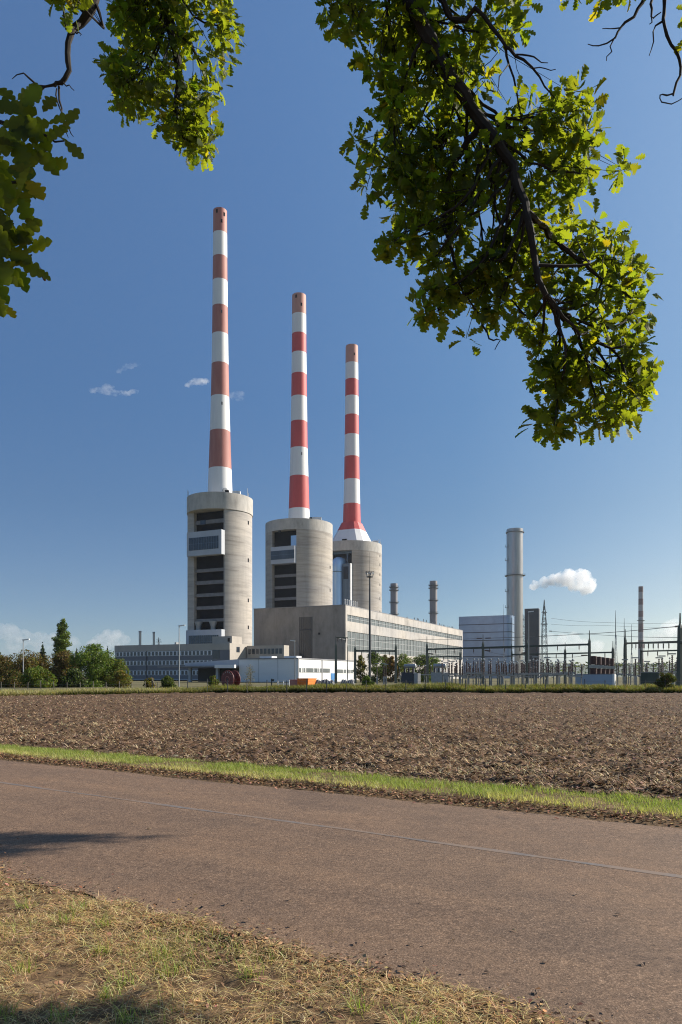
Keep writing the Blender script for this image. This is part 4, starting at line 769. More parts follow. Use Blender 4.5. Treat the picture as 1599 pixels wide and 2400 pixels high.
MB().box(q, aM, caf(567), -3.9, -3.02, 4.0, 4.95, V, U).build('lit_fascia', M['ware'], cp)
MB().box(q, aL_+3, -.1, 13.2, 13.8, 0, 4.2, V, U).build('shade_wall', M['office_dark'], cp)  # near-black sheet added for the deep shade under the canopy
for px in (449, 513): MB().box(q, caf(px)-.4, caf(px)+.4, -1, -.2, 0, 4.24, V, U).build('column', M['white_clad'], cp)
# ------------------------------------------------------------------ substation
def gantry(label, posts, beams, ptype=.30):
    """posts: (px, Y, top py, half width); beams: (post i, post j, py at i, py at j, thickness)"""
    b = G(posts[0][0], posts[0][1]); t = thing('gantry', label, 'gantry', b, 'green steel gantries of the substation'); pp = []
    for px, Y, top, hw in posts:
        p = G(px, Y); H = Zat(top, Y); pp.append((p, Y)); mb = MB()
        mb.lathe(p, [(hw*1.25, 0), (hw*1.0, H*.55), (hw*.9, H*.8), (hw*.34, H*.86), (hw*.22, H)], 4, A=V, B=U); mb.build('post', M['green_steel'], t)
    for i, j, y0, y1, th in beams:
        p0 = pp[i][0]+ZU*Zat(y0, pp[i][1]); p1 = pp[j][0]+ZU*Zat(y1, pp[j][1]) if j >= 0 else p0; d = (p1-p0); L = np.linalg.norm(d); dx = d/L; sd = np.cross(ZU, dx); sd /= np.linalg.norm(sd); mb = MB()
        vs = []
        for f, h in ((0, 2.0), (.035, 1.0), (.965, 1.0), (1, 2.0)):
            for s1, s2 in ((-1, -1), (1, -1), (1, 1), (-1, 1)): vs.append(p0+d*f+sd*s1*th*.8+ZU*s2*th*h)
        fs = [(3, 2, 1, 0), (12, 13, 14, 15)]
        for k in range(3): fs += [(4*k+q, 4*k+(q+1) % 4, 4*k+4+(q+1) % 4, 4*k+4+q) for q in range(4)]
        mb.add(vs, fs); bm_ = mb.build('beam', M['green_steel'], t)
        for f in np.linspace(.16, .84, max(3, int(L/4.2))):
            q = p0+d*f-ZU*th; MB().lathe(q, [(.05, 0), (.10, -.06), (.10, -.75), (.04, -.8), (.02, -1.15)][::-1], 8, capt=False).build('insulator', M['insul'], bm_)
    return t
gantry('dark green gantry post at the warehouse end, its short yellowish arm pointing right', [(787.5, 170, 1491, .30), (815, 171, 1496, .10)], [(0, 1, 1494, 1495, .10)])
gantry('green gantry frame with low crossbeam standing beside the tall floodlight mast', [(832.6, 178, 1500, .33), (928, 178, 1495, .30)], [(0, 1, 1525.5, 1526, .20)])
gantry('long green three bay gantry crossing in front of the blue grey block', [(1001, 172, 1491.5, .30), (1132.5, 163, 1487, .31), (1236, 157, 1483, .27), (1382, 150, 1477.5, .29)], [(0, 1, 1522, 1518, .19), (1, 2, 1518, 1515, .19), (2, 3, 1515, 1510.5, .19)])
gantry('lower green gantry right of the autumn trees, before the far end of the hall', [(1003, 186, 1516, .22), (1079, 182, 1515, .26)], [(0, 1, 1540, 1538.5, .15)])
gantry('low two bay green gantry with crossing beam near the dark red reactor row', [(1200, 166, 1510, .20), (1325, 157, 1506, .26), (1437, 149, 1502, .27)], [(0, 1, 1534, 1532, .14), (1, 2, 1532, 1529, .15)])
gantry('nearest, heaviest green gantry cut by the right edge of the picture', [(1466, 146, 1475, .30), (1594.5, 108, 1437, .40), (1730, 90, 1420, .36)], [(0, 1, 1508, 1504.5, .18), (1, 2, 1504.5, 1500, .18)])
gantry('lower green gantry between the third lightning rod and the right edge', [(1503.6, 149, 1503, .25), (1610, 132, 1495, .24)], [(0, 1, 1526.5, 1524, .14)])
def wire(label, pts, sag=.0, r=.035, ins=True):
    q = [P(*p) for p in pts]; t = thing('overhead_wire', label, 'power line', q[0], 'conductors strung over the substation'); path = []
    for i in range(len(q)-1):
        for f in np.linspace(0, 1, 10)[:(-1 if i < len(q)-2 else None)]: path.append(q[i]*(1-f)+q[i+1]*f-ZU*sag*4*f*(1-f))
    MB().tube(path, r, 5).build('conductor', M['wire'], t)
    if ins:
        for e in (0, -1):
            d = q[1]-q[0] if e == 0 else q[-2]-q[-1]; d = d/np.linalg.norm(d); MB().tube([q[e]+d*.2, q[e]+d*1.5], .13, 8).build('insulator', M['insul'], t)
wire('thick conductor rising from the three bay gantry to the heavy right gantry', [(1136, 1496, 163), (1382, 1485.5, 150), (1594, 1467.5, 108)], .1, .055)
wire('conductor from the first gantry post to the three bay gantry, passing the floodlight mast', [(787, 1494, 170), (832.6, 1502, 178), (1001, 1498.5, 172), (1132, 1496, 163)], .12, .04)
wire('conductor falling gently from the lattice pylon to the right edge', [(1287, 1479, 200), (1440, 1490, 170), (1596, 1494.5, 112)], .1, .045)
wire('faint high conductor from the lattice pylon towards the right edge', [(1292, 1449, 300), (1420, 1459, 300), (1620, 1459, 300)], .4, .05, False)
wire('faint second high conductor just under the first beside the lattice pylon', [(1292, 1463, 330), (1420, 1466, 330), (1620, 1470, 330)], .4, .05, False)
wire('low conductor hanging behind the three bay gantry towards the block', [(1003, 1532, 174), (1135, 1541, 164), (1238, 1529, 158)], .5, .04)
wire('conductor dipping between the three bay gantry posts at the dark tower', [(1135, 1524, 162), (1236, 1536, 157), (1380, 1536, 150)], .5, .035)
M['leg_steel'] = paint('dull_green_grey_steel', (.13, .14, .135), .6, .1, .2, (3, 3, 3))
# switchgear: a stand with three insulator columns, repeated
def switch_unit():
    t = thing('switchgear', 'grey steel switchgear stand carrying dark upright insulators in the substation', 'switchgear', (0, 0, 0), 'switchgear stands in the substation'); A = (1, 0, 0)
    for x in (-1.0, 1.0): MB().tube([(x, 0, 0), (x, 0, 2.0)], .085, 6).build('leg', M['leg_steel'], t)
    MB().box((0, 0, 0), -1.35, 1.35, -.12, .12, 2.0, 2.22).build('crossbeam', M['porcelain'], t)
    for x in (-1.1, 0, 1.1):
        pr = []; 
        for k in range(7): pr += [(.075, 2.22+k*.24), (.15, 2.28+k*.24), (.075, 2.36+k*.24)]
        MB().lathe((x, 0, 0), pr, 8).build('insulator', M['insul'], t); MB().lathe((x, 0, 0), [(.09, 3.95), (.13, 4.0), (.13, 4.15), (.05, 4.22)], 8).build('terminal', M['galv'], t)
    return t
su = switch_unit(); spots = []
for Y, p0, p1, st_ in ((104, 1056, 1352, 26.5), (116, 1066, 1345, 29), (131, 1040, 1360, 31), (120, 1462, 1580, 36), (138, 1450, 1590, 39), (150, 950, 1040, 30)):
    px = p0
    while px < p1: spots.append((px+rng.uniform(-3, 3), Y+rng.uniform(-2, 2))); px += st_
sws = []
for i, (px, Y) in enumerate(spots):
    u = su if i == 0 else copy_tree(su); u.location = Vector(G(px, Y).tolist()); u.rotation_euler.z = -TH*.4+rng.normal(0, .05); s_ = rng.uniform(.82, 1.06); u.scale = (s_, s_, s_*rng.uniform(.9, 1.12)); sws.append(u)
# tall single breakers
def breaker():
    t = thing('circuit_breaker', 'tall slim breaker pole with a ribbed insulator on a pale pedestal', 'breaker', (0, 0, 0), 'breaker poles in the substation')
    MB().box((0, 0, 0), -.16, .16, -.16, .16, 0, 1.7).build('pedestal', M['galv'], t); pr = []
    for k in range(11): pr += [(.08, 1.7+k*.25), (.17, 1.77+k*.25), (.08, 1.85+k*.25)]
    MB().lathe((0, 0, 0), pr, 8).build('insulator', M['insul'], t); MB().box((0, 0, 0), -.5, .5, -.09, .09, 4.45, 4.62).build('terminal', M['galv'], t); return t
br = breaker(); k_ = 0
for px, Y in ((1078, 122), (1098, 124), (1150, 125), (1176, 118), (1204, 123), (1256, 122), (1283, 126), (1311, 122), (1340, 124), (1490, 112), (1517, 110), (1545, 108), (1552, 116), (1576, 106), (1465, 118), (900, 150), (884, 152), (905, 160), (1060, 140), (1045, 144)):
    u = br if k_ == 0 else copy_tree(br); k_ += 1; u.location = Vector(G(px, Y).tolist()); s_ = rng.uniform(.85, 1.1); u.scale = (s_, s_, s_)
# five reactors: two dark red coils on white feet
def reactor():
    t = thing('reactor', 'pair of stacked dark red reactor coils on white feet, in a row of five', 'reactor', (0, 0, 0), 'row of five dark red reactors')
    for z in (1.35, 3.05): MB().lathe((0, 0, 0), [(.52, z), (.56, z+.05), (.56, z+1.15), (.52, z+1.2)], 16).build('coil', M['red_dark'], t, True)
    for x in (-.36, .36): MB().lathe((x, 0, 0), [(.2, .35), (.16, .6), (.2, 1.3)], 8).build('foot', M['white'], t)
    MB().box((0, 0, 0), -.62, .62, -.5, .5, 2.6, 3.0).build('spacer', M['galv'], t); MB().box((0, 0, 0), -.7, .7, -.55, .55, 0, .34).build('plinth', M['porcelain'], t); return t
rc_ = reactor(); k_ = 0
for px, Y in ((1391.5, 122), (1402.5, 126), (1413, 130), (1423, 134), (1433, 138)):
    u = rc_ if k_ == 0 else copy_tree(rc_); k_ += 1; u.location = Vector(G(px, Y).tolist()); u.scale = (1, 1, 1.2)
# transformers
def transformer(label, px, Y, dark=True):
    t = thing('transformer', label, 'transformer', G(px, Y)); o = G(px, Y); mb = MB()
    MB().box(o, -1.05, 1.15, -.8, .8, .25, 2.35, V, U).build('tank', M['clad_dark'] if dark else M['galv'], t)
    for k in range(6): mb.box(o, 1.2+.02, 1.9, -.75+k*.27, -.62+k*.27, .4, 2.2, V, U)
    mb.build('radiator', M['galv'], t); MB().box(o, -1.2, 2.0, -.9, .9, 0, .24, V, U).build('plinth', M['porcelain'], t)
    for k in range(3): q = o+V*(-.7+k*.7)+ZU*2.36; MB().lathe(q, [(.1, 0), (.16, .1), (.08, .2), (.15, .3), (.08, .4), (.13, .5), (.05, .8)], 8).build('bushing', M['insul'], t)
    q = o+V*(-1.0)+ZU*3.45+U*.55; MB().lathe(q, [(.25, 0), (.36, .06), (.36, 2.1), (.25, 2.16)], 14, None, U, ZU, V).build('conservator', M['galv'], t, True)
    for a in (-.8, .8): MB().box(o, a-.08, a+.08, .48, .62, 2.36, 3.12, V, U).build('bracket', M['galv'], t)
    return t
transformer('dark transformer with grey cylinder on top before the autumn trees', 958, 124)
transformer('pale transformer with ribbed radiator beside the low green gantry', 1028, 122, False)
t = thing('switch_cabinet', 'grey box cabinet raised on a frame beside the pale transformer', 'cabinet', G(1026, 128)); o_ = G(1026, 128); MB().box(o_, -.62, .62, -.5, .5, 2.5, 3.9, V, U).build('housing', M['galv'], t)
for a in (-.5, .5): MB().box(o_, a-.06, a+.06, -.06, .06, 0, 2.49, V, U).build('leg', M['galv'], t)
t = thing('control_kiosk', 'small white control kiosk right of the pale transformer', 'kiosk', G(1047, 122)); o_ = G(1047, 122); MB().box(o_, -.45, .45, -.4, .4, .1, 2.2, V, U).build('housing', M['white'], t); MB().box(o_, -.5, .5, -.45, .45, 2.21, 2.32, V, U).build('roof', M['galv'], t); MB().box(o_, -.3, .3, -.44, -.41, .2, 2.0, V, U).build('door', M['porcelain'], t)
t = thing('low_shed', 'long low pale blue shed with bright white end in front of the reactors', 'shed', G(1400, 108)); o_ = G(1441, 108); MB().box(o_, -5.6, -.3, 0, 2.2, 0, 1.95, V, U).build('wall', M['clad_blue'], t); MB().box(o_, -.29, 0, -.05, 2.25, 0, 2.05, V, U).build('end_wall', M['ware'], t); MB().box(o_, -5.7, -.31, -.06, 2.3, 1.96, 2.06, V, U).build('roof', M['roof_grey'], t)
t = thing('green_enclosure', 'dull green fenced enclosure near the right edge bush', 'enclosure', G(1526, 100)); o_ = G(1545, 100); mb = MB(); MB().box(o_, -2.3, 0, 0, 1.8, 0, 2.2, V, U).build('panel', M['green_steel'], t); MB().box(o_, -2.4, .1, -.08, 1.9, 2.21, 2.3, V, U).build('rim', M['galv'], t)
# lightning rods, flood light, lamps, pylons
def rod(label, px, Y, top, lat):
    t = thing('lightning_rod', label, 'mast', G(px, Y), 'lightning rods of the substation'); p = G(px, Y); H = Zat(top, Y); hl = Zat(lat, Y); mb = MB(); w = .55
    for k in range(3): a = 2*PI*k/3; mb.tube([p+np.array((math.cos(a)*w, math.sin(a)*w, 0)), p+np.array((math.cos(a)*.12, math.sin(a)*.12, hl))], .045, 4)
    z = 0; n = 9
    for k in range(n):
        for q in range(3):
            a = 2*PI*q/3; b = 2*PI*(q+1)/3; f0 = k/n; f1 = (k+1)/n; w0 = w*(1-f0)+.12*f0; w1 = w*(1-f1)+.12*f1
            mb.tube([p+np.array((math.cos(a)*w0, math.sin(a)*w0, hl*f0)), p+np.array((math.cos(b)*w1, math.sin(b)*w1, hl*f1))], .025, 3)
    mb.build('lattice', M['galv'], t); MB().tube([p+ZU*(hl-.4), p+ZU*(hl+(H-hl)*.6), p+ZU*H], [.09, .07, .03], 6).build('rod', M['rail'], t)
rod('tallest lightning rod on a lattice foot right of the reactors', 1443.5, 150, 1430.5, 1488); rod('lightning rod rising just behind the left post of the heavy gantry', 1463.5, 165, 1449, 1510); rod('slim lightning rod standing left of the distant striped chimney', 1480.8, 175, 1463, 1530); rod('thin lightning rod over the far end of the long hall', 1050, 200, 1466, 1545); rod('thin lightning rod above the roof of the blue grey block', 1181, 260, 1416, 1500)
t = thing('floodlight_mast', 'tall dark floodlight mast with a lamp basket and needle in front of the long hall', 'floodlight mast', G(867, 165)); p = G(867, 165); K = 165/F; zb = Zat(1352, 165)
MB().lathe(p, [(.30, 0), (.24, zb*.5), (.15, zb)], 12).build('pole', M['rail'], t, True); MB().tube([p+ZU*zb, p+ZU*(zb+1.6), p+ZU*Zat(1294.5, 165)], [.12, .05, .025], 6).build('needle', M['rail'], t)
mb = MB(); mb.lathe(p, [(.2, zb-.15), (.75, zb-.1), (.75, zb+.05), (.2, zb+.06)], 16, capt=False, capb=False); bk = mb.build('basket', M['rail'], t); mb = MB()
for k in range(10): a = 2*PI*k/10; mb.tube([p+np.array((math.cos(a)*.72, math.sin(a)*.72, zb)), p+np.array((math.cos(a)*.98, math.sin(a)*.98, zb+1.15))], .03, 4)
mb.lathe(p, [(.93, zb+1.1), (1.0, zb+1.1), (1.0, zb+1.18), (.93, zb+1.18)], 16, capt=False, capb=False); mb.build('railing', M['rail'], bk)
for k in range(6): a = 2*PI*k/6+.3; q = p+np.array((math.cos(a)*.85, math.sin(a)*.85, zb+.75)); MB().box(q, -.17, .17, -.1, .1, -.15, .2, (-math.sin(a), math.cos(a), 0), (math.cos(a), math.sin(a), 0)).build('floodlight', M['galv'], t)
def lamp(label, px, Y, top, side=1):
    t = thing('street_lamp', label, 'street lamp', G(px, Y), 'street lamps around the plant'); p = G(px, Y); H = Zat(top, Y)
    MB().tube([p, p+ZU*H*.5, p+ZU*H], [.11, .085, .06], 10).build('pole', M['galv'], t, True); MB().box(p+ZU*H, -.1, .95*1, -.16, .16, -.02, .16, (side, 0, .12), (0, 1, 0)).build('lamp_head', M['white'], t)
lamp('street lamp standing among the brown trees at the far left', 54.5, 115, 1501); lamp('tall street lamp before the left office, left of the front tower', 420, 118, 1468); lamp('street lamp before the grey face of the turbine hall', 691, 150, 1503, -1); lamp('tall street lamp in front of the narrow dark tower', 1239.5, 140, 1435)
def pylon(label, px, Y, top, w, arms):
    t = thing('lattice_pylon', label, 'pylon', G(px, Y), 'lattice pylons'); p = G(px, Y); H = Zat(top, Y); mb = MB(); n = 14; hs = w/2
    wf = lambda z: hs*(1-z/H*.62) if z < H*.72 else hs*(1-.72*.62)*(1-(z/H-.72)/.28*.96)
    for sx, sy in ((1, 1), (1, -1), (-1, -1), (-1, 1)):
        mb.tube([p+np.array((sx*wf(H*k/n), sy*wf(H*k/n), H*k/n)) for k in range(n+1)], H*.0035, 4)
    for k in range(n):
        z0, z1 = H*k/n, H*(k+1)/n; w0, w1 = wf(z0), wf(z1); cs4 = ((1, 1), (1, -1), (-1, -1), (-1, 1))
        for q in range(4):
            a, b = cs4[q], cs4[(q+1) % 4]
            mb.tube([p+np.array((a[0]*w0, a[1]*w0, z0)), p+np.array((b[0]*w1, b[1]*w1, z1))], H*.002, 3); mb.tube([p+np.array((b[0]*w0, b[1]*w0, z0)), p+np.array((a[0]*w1, a[1]*w1, z1))], H*.002, 3)
    mb.build('lattice', M['rail'], t)
    for y, L in arms:
        z = Zat(y, Y); mb = MB()
        for s in (-1, 1): mb.tube([p+ZU*z, p+np.array((s*L, 0, z))], [H*.006, H*.003], 4); mb.tube([p+ZU*(z+H*.04), p+np.array((s*L, 0, z))], H*.0025, 3)
        mb.build('crossarm', M['rail'], t)
pylon('lattice pylon with two short crossarms behind the substation, right of the dark tower', 1276, 520, 1405.6, 4.6, ((1436, 1.9), (1463, 2.6)))
pylon('tiny distant lattice pylon above the office roof', 372, 900, 1493.5, 4.5, ((1500, 3.0), (1505, 4.0)))
# ------------------------------------------------------------------ yard things behind the hedge
t = thing('cable_reel', 'big dark red cable reel with pale marks on its front flange', 'cable reel', G(538, 100)); ax = np.array((math.cos(math.radians(38)), -math.sin(math.radians(38)), 0)); ax = np.array((.62, .78, 0)); ax /= np.linalg.norm(ax); sd = np.array((ax[1], -ax[0], 0)); R_ = 1.26; q = G(533, 99)+ZU*R_
q = q+sd*0
fr = MB().lathe(q, [(R_, 0), (R_, .09)], 40, None, sd, ZU, ax).build('front_flange', M['reel_red'], t, True); MB().lathe(q+ax*.09, [(.62, 0), (.62, 1.1)], 24, None, sd, ZU, ax).build('drum', M['reel_red'], t, True); MB().lathe(q+ax*1.19, [(R_, 0), (R_, .09)], 40, None, sd, ZU, ax).build('rear_flange', M['reel_red'], t, True)
for k in range(5): a = math.radians(132-22*k); c_ = q-ax*.012+(-sd*math.cos(PI-a)*1+ZU*0)*1.0; c_ = q-ax*.012+sd*math.cos(a)*1.02+ZU*math.sin(a)*1.02; MB().box(c_, -.06, .06, -.01, .01, -.085, .085, -sd*math.sin(a)*1.0+ZU*math.cos(a), ax).build('pale_mark', M['porcelain'], fr)
MB().lathe(q-ax*.012, [(.45, -.02), (.45, .0), (.36, .0), (.36, -.02)], 20, None, sd, ZU, ax, capt=False, capb=False).build('hub_ring', M['chim_faded'], fr); MB().lathe(q-ax*.1, [(.12, 0), (.12, .1)], 12, None, sd, ZU, ax).build('axle', M['rail'], fr)
t = thing('skip_container', 'orange ribbed skip container on the yard below the white warehouse corner', 'skip', G(705, 104)); q = G(697, 104); mb = MB(); mb.box(q, 0, 1.75, 0, 2.6, .12, 1.3, V, U); mb.build('body', M['orange'], t)
for k in range(6): MB().box(q, .1+k*.29, .2+k*.29, -.06, -.01, .15, 1.2, V, U).build('rib', M['orange'], t)
MB().box(q, -.05, 1.8, -.07, 2.65, 1.31, 1.40, V, U).build('rim', M['orange'], t); MB().box(q, -1.55, -.1, .3, 2.7, .12, 1.22, V, U).build('shaded_side', M['chim_faded'], t)  # darker block on the left stands in for the skip's shaded side face
t = thing('white_barrier', 'low white barrier rail left of the orange skip', 'barrier', G(664, 101)); q = G(664, 101)
for z in (.55, 1.02): MB().box(q, -1.0, 1.0, -.03, .03, z, z+.16, V, U).build('rail', M['white'], t)
for a in (-.9, 0, .9): MB().box(q, a-.05, a+.05, .031, .10, 0, 1.2, V, U).build('post', M['white'], t)
def tarp(label, p0, p1, Y):
    t = thing('covered_stack', label, 'tarpaulin stack', G((p0+p1)/2, Y), 'grey covered stacks before the warehouse'); a = G(p0, Y); b = G(p1, Y); L = np.linalg.norm(b-a); n = 26; m_ = 9; vs = []; fs = []
    for i in range(n+1):
        f = i/n; ridge = .82+.18*abs(math.sin(f*L*2.4+.6)); e = min(1, f*7, (1-f)*7)**.5
        for j in range(m_+1): th = PI*j/m_; vs.append(a+(b-a)*f+np.array((.25*math.sin(th), -math.cos(th)*.9, math.sin(th)*1.25*ridge*e)))
    for i in range(n):
        for j in range(m_): k = i*(m_+1)+j; fs.append((k, k+1, k+m_+2, k+m_+1))
    MB().add(vs, fs).build('tarpaulin', M['tarp'], t)
    for k in range(7): f = (k+.5)/7; MB().tube([a+(b-a)*f+np.array((.26*math.sin(PI*j/8)+.02, -math.cos(PI*j/8)*.93, math.sin(PI*j/8)*1.24)) for j in range(9)], .04, 5).build('strap', M['galv'], t)
tarp('grey ribbed tarpaulin stack left of the green gantry post', 731, 783, 106); tarp('grey ribbed tarpaulin stack right of the green gantry post', 793, 829, 106)
t = thing('marker_post', 'dark valve post with a side handle left of the white barrier', 'post', G(637, 100)); q = G(637, 100); MB().box(q, -.09, .09, -.09, .09, 0, 1.35).build('pole', M['rail'], t); MB().box(q, .1, .34, -.05, .05, 1.0, 1.3).build('handle', M['rail'], t)
t = thing('timber_brace', 'weathered fence corner post with a slanting brace left of the round bush', 'post', G(357, 80)); q = G(357, 80); MB().tube([q-ZU*.1, q+ZU*1.5], .07, 7).build('pole', M['wood_post'], t); MB().tube([q+np.array((.06, 0, 1.2)), q+np.array((.55, .1, 0))], .05, 6).build('brace', M['wood_post'], t)
# parked car glimpsed at the far left
# fences
def fence(label, pts, step, h, mat, wires):
    t = thing('wire_fence', label, 'fence', G(*pts[0])); a = G(*pts[0]); b = G(*pts[1]); L = np.linalg.norm(b-a); n = int(L/step)
    for k in range(n+1):
        p = a+(b-a)*k/n; hh = h*rng.uniform(.93, 1.07); lean = rng.normal(0, .03, 2); MB().tube([p-ZU*.1, p+np.array((lean[0], lean[1], hh))], .04, 6).build('post', mat, t)
    for z in wires: MB().tube([a+ZU*z, b+ZU*z], .008, 3).build('wire', M['wire'], t)
fence('long wire fence on dark posts along the rough hedge beyond the field', [(440, 73.6), (1700, 73.2)], 1.95, 1.36, M['rail'], (.45, .8, 1.15))
fence('low wire fence on pale posts in front of the left trees', [(-60, 82), (400, 84)], 1.42, 1.05, M['wood_post'], (.4, .75))
# ------------------------------------------------------------------ trees and rough growth
def leaf_cloud(blobs, n, size, cols, squash=.75, edge=.55):
    """leaf clumps spread through a set of ellipsoids: (centre, (rx, ry, rz))"""
    vol = np.array([b[1][0]*b[1][1]*b[1][2] for b in blobs])**.75; idx = rng.choice(len(blobs), n, p=vol/vol.sum())
    c = np.array([b[0] for b in blobs])[idx]; r = np.array([b[1] for b in blobs])[idx]; d = rng.normal(0, 1, (n, 3)); d /= np.linalg.norm(d, axis=1, keepdims=True)
    pos = c+d*r*(rng.random(n)**edge*.35+.65*rng.random(n)**.35)[:, None]
    nrm = d*.7+rng.normal(0, .6, (n, 3)); nrm /= np.linalg.norm(nrm, axis=1, keepdims=True); a = np.cross(nrm, rng.normal(0, 1, (n, 3))); a /= np.linalg.norm(a, axis=1, keepdims=True)+1e-9; b = np.cross(nrm, a)
    s = (size*rng.uniform(.55, 1.3, n))[:, None]; Vx = np.stack([pos-a*s, pos-b*s*.55+nrm*s*.12, pos+a*s*1.1, pos+b*s*.55+nrm*s*.12], 1).reshape(-1, 3)
    bj = (1+rng.normal(0, .16, len(blobs)))[idx]; t = pal(n, cols, .18)*bj[:, None]; return Vx, np.arange(4*n).reshape(n, 4), np.repeat(np.clip(t, .003, 1), 4, 0)
GRN = [(.05, .075, .015), (.075, .105, .02), (.10, .13, .026)]; LGRN = [(.09, .14, .022), (.12, .175, .03), (.15, .19, .038), (.065, .10, .018)]; BRN = [(.14, .09, .028), (.115, .07, .026), (.09, .08, .022), (.17, .12, .03), (.07, .045, .02)]; OLV = [(.08, .09, .024), (.115, .11, .028), (.09, .07, .024)]; CON = [(.014, .026, .014), (.02, .035, .018)]; YEL = [(.16, .13, .025), (.12, .13, .02), (.20, .12, .025), (.09, .11, .02)]; ORG = [(.22, .11, .02), (.16, .08, .02), (.12, .10, .02)]
def tree(label, px, Y, top, wpx, cols, style='round', n=2600, size=.16, base=None, name='tree', group='trees and shrubs around the plant', low=.12):
    p = G(px, Y); H = Zat(top, Y); w = wpx/2*Y/F*(1.3 if style == 'round' else 1.15); n = int(n*2.3); t = thing(name, label, 'tree' if name not in ('bush', 'hedge_bush') else 'bush', p, group); bl = []; mb = MB()
    if style == 'poplar':
        for k in range(40): f = k/39; q = w*(.80+.18*math.sin(f*21)*rng.random())*(1-.66*(max(0, f-.6)/.4)**2.0)*(.75+.25*min(1, f*3)); ao = rng.uniform(0, 2*PI); bl.append((p+np.array((math.cos(ao)*q*.35, math.sin(ao)*q*.35, H*(.06+.90*f))), (q*.62, q*.62, H*.05)))
    elif style == 'cone':
        for k in range(12): f = k/11; bl.append((p+ZU*H*(.1+.86*f), (w*(1.02-f), w*(1.02-f), H*.055)))
    else:
        for k in range(40):
            f = rng.random(); a = rng.uniform(0, 2*PI); prof = math.sin(PI*min(1, .16+f*.84))**.6; rr = w*prof*rng.uniform(.25, .86); s = w*rng.uniform(.22, .40)
            bl.append((p+np.array((math.cos(a)*rr, math.sin(a)*rr, H*(low+(.93-low)*f)-s*.2)), (s, s, s*.8)))
        bl.append((p+ZU*H*.55, (w*.5, w*.5, H*.3)))
    th = H*(.55 if style == 'round' else .92); mb.tube([p-ZU*.1, p+ZU*th*.5+np.array((.05*w, 0, 0)), p+ZU*th], [max(.05, H*.02), H*.014, H*.004], 7)
    if style == 'round':
        for k in range(7): b = bl[int(rng.integers(0, 40))][0]; mb.tube([p+ZU*H*rng.uniform(.18, .45), b], [H*.009, H*.003], 5)
    mb.build('trunk', M['trunk'], t); vx, fc, tt_ = leaf_cloud(bl, n, size, cols); np_mesh('crown', vx, fc, M['leaf'], t, tt_); return t
tree('tall narrow poplar rising above the left group of trees', 146, 150, 1449, 54, LGRN+GRN+OLV[:1], 'poplar', 5200, .17)
tree('brown autumn tree around the far left street lamp', 62, 124, 1524, 105, BRN+OLV, 'round', 4200, .17, low=.05)
tree('reddish brown autumn tree cut by the left edge of the picture', 5, 128, 1540, 90, BRN, 'round', 3000, .17, low=.05)
tree('dark brown tree between the poplar and the bright green maple', 148, 128, 1527, 90, BRN+BRN+OLV, 'round', 4000, .17, low=.02)
tree('bright green maple with a pointed top, largest of the left group', 214, 120, 1505, 96, LGRN, 'round', 5200, .16, low=.05)
tree('light green rounded tree nearest the left end of the office', 264, 122, 1536, 66, LGRN+YEL[:2], 'round', 3200, .15, low=.05)
tree('dark shrub filling the gap below the poplar', 120, 118, 1566, 60, BRN+CON, 'round', 2200, .14, name='bush', low=.02)
tree('dark shrub under the reddish brown tree at the left edge', 28, 114, 1572, 60, BRN+GRN, 'round', 2000, .14, name='bush', low=.02)
tree('dark shrub between the poplar and the maple', 172, 116, 1566, 50, GRN+CON, 'round', 2000, .14, name='bush', low=.02)
tree('small yellowish shrub at the right foot of the left tree group', 283, 112, 1572, 44, YEL, 'round', 1400, .12, name='bush', low=.1)
tree('yellow green low tree under the far left street lamp', 88, 110, 1560, 62, LGRN+YEL[:2], 'round', 2400, .14, low=.05)
tree('dark conifer behind the brown tree left of the poplar', 100, 170, 1504, 44, CON+GRN[:1], 'cone', 2600, .2)
tree('small dark conifer tip peeping out beside the office corner', 252, 165, 1512, 20, CON, 'cone', 1500, .16)
tree('dark green conifer tip between the poplar and the maple', 180, 170, 1514, 26, CON+GRN[:1], 'cone', 1500, .18)
tree('dark tree top at the extreme left edge', -4, 170, 1522, 34, GRN, 'round', 1600, .2)
tree('round dark green bush standing alone before the office canopy', 393, 82, 1584, 34, GRN+OLV[:1], 'round', 2400, .075, name='bush', low=.12)
tree('small green bush in the hedge below the floodlight mast', 862, 77, 1582, 24, LGRN, 'round', 1500, .07, name='bush', low=.1)
tree('reddish green bush in the hedge at the right edge', 1561, 74, 1571, 42, GRN+BRN[:2], 'round', 2400, .075, name='bush', low=.1)
tree('yellow green shrub left of the round dark bush before the office', 352, 100, 1589, 26, YEL, 'round', 900, .10, name='bush')
tree('pale bare shrub right of the cable reel', 586, 102, 1556, 36, [(.14, .12, .07), (.18, .15, .09)], 'poplar', 420, .06, name='bush')
tree('light green shrub left of the cable reel under the canopy', 500, 104, 1580, 22, YEL+LGRN, 'round', 900, .10, name='bush')
tree('dark green tree left of the orange tree, behind the gantry', 878, 215, 1527, 54, GRN, 'round', 2600, .2, low=.02)
tree('green and brown tree directly left of the orange autumn tree', 902, 220, 1530, 30, BRN+GRN, 'round', 1800, .2, low=.02)
tree('orange autumn tree before the lower windows of the turbine hall', 919, 210, 1536, 26, ORG, 'round', 1900, .2, low=.02)
tree('yellow green tree right of the orange autumn tree', 946, 216, 1530, 54, LGRN+YEL[:2], 'round', 2600, .2, low=.02)
tree('dark green tree behind the left post of the three bay gantry', 990, 210, 1530, 54, GRN, 'round', 2600, .2, low=.02)
tree('light green tree right of the left post of the three bay gantry', 1016, 215, 1540, 54, LGRN, 'round', 2200, .2, low=.02)
tree('yellow tree beside the foot of the floodlight mast', 845, 212, 1533, 26, YEL, 'round', 1500, .2, low=.02)
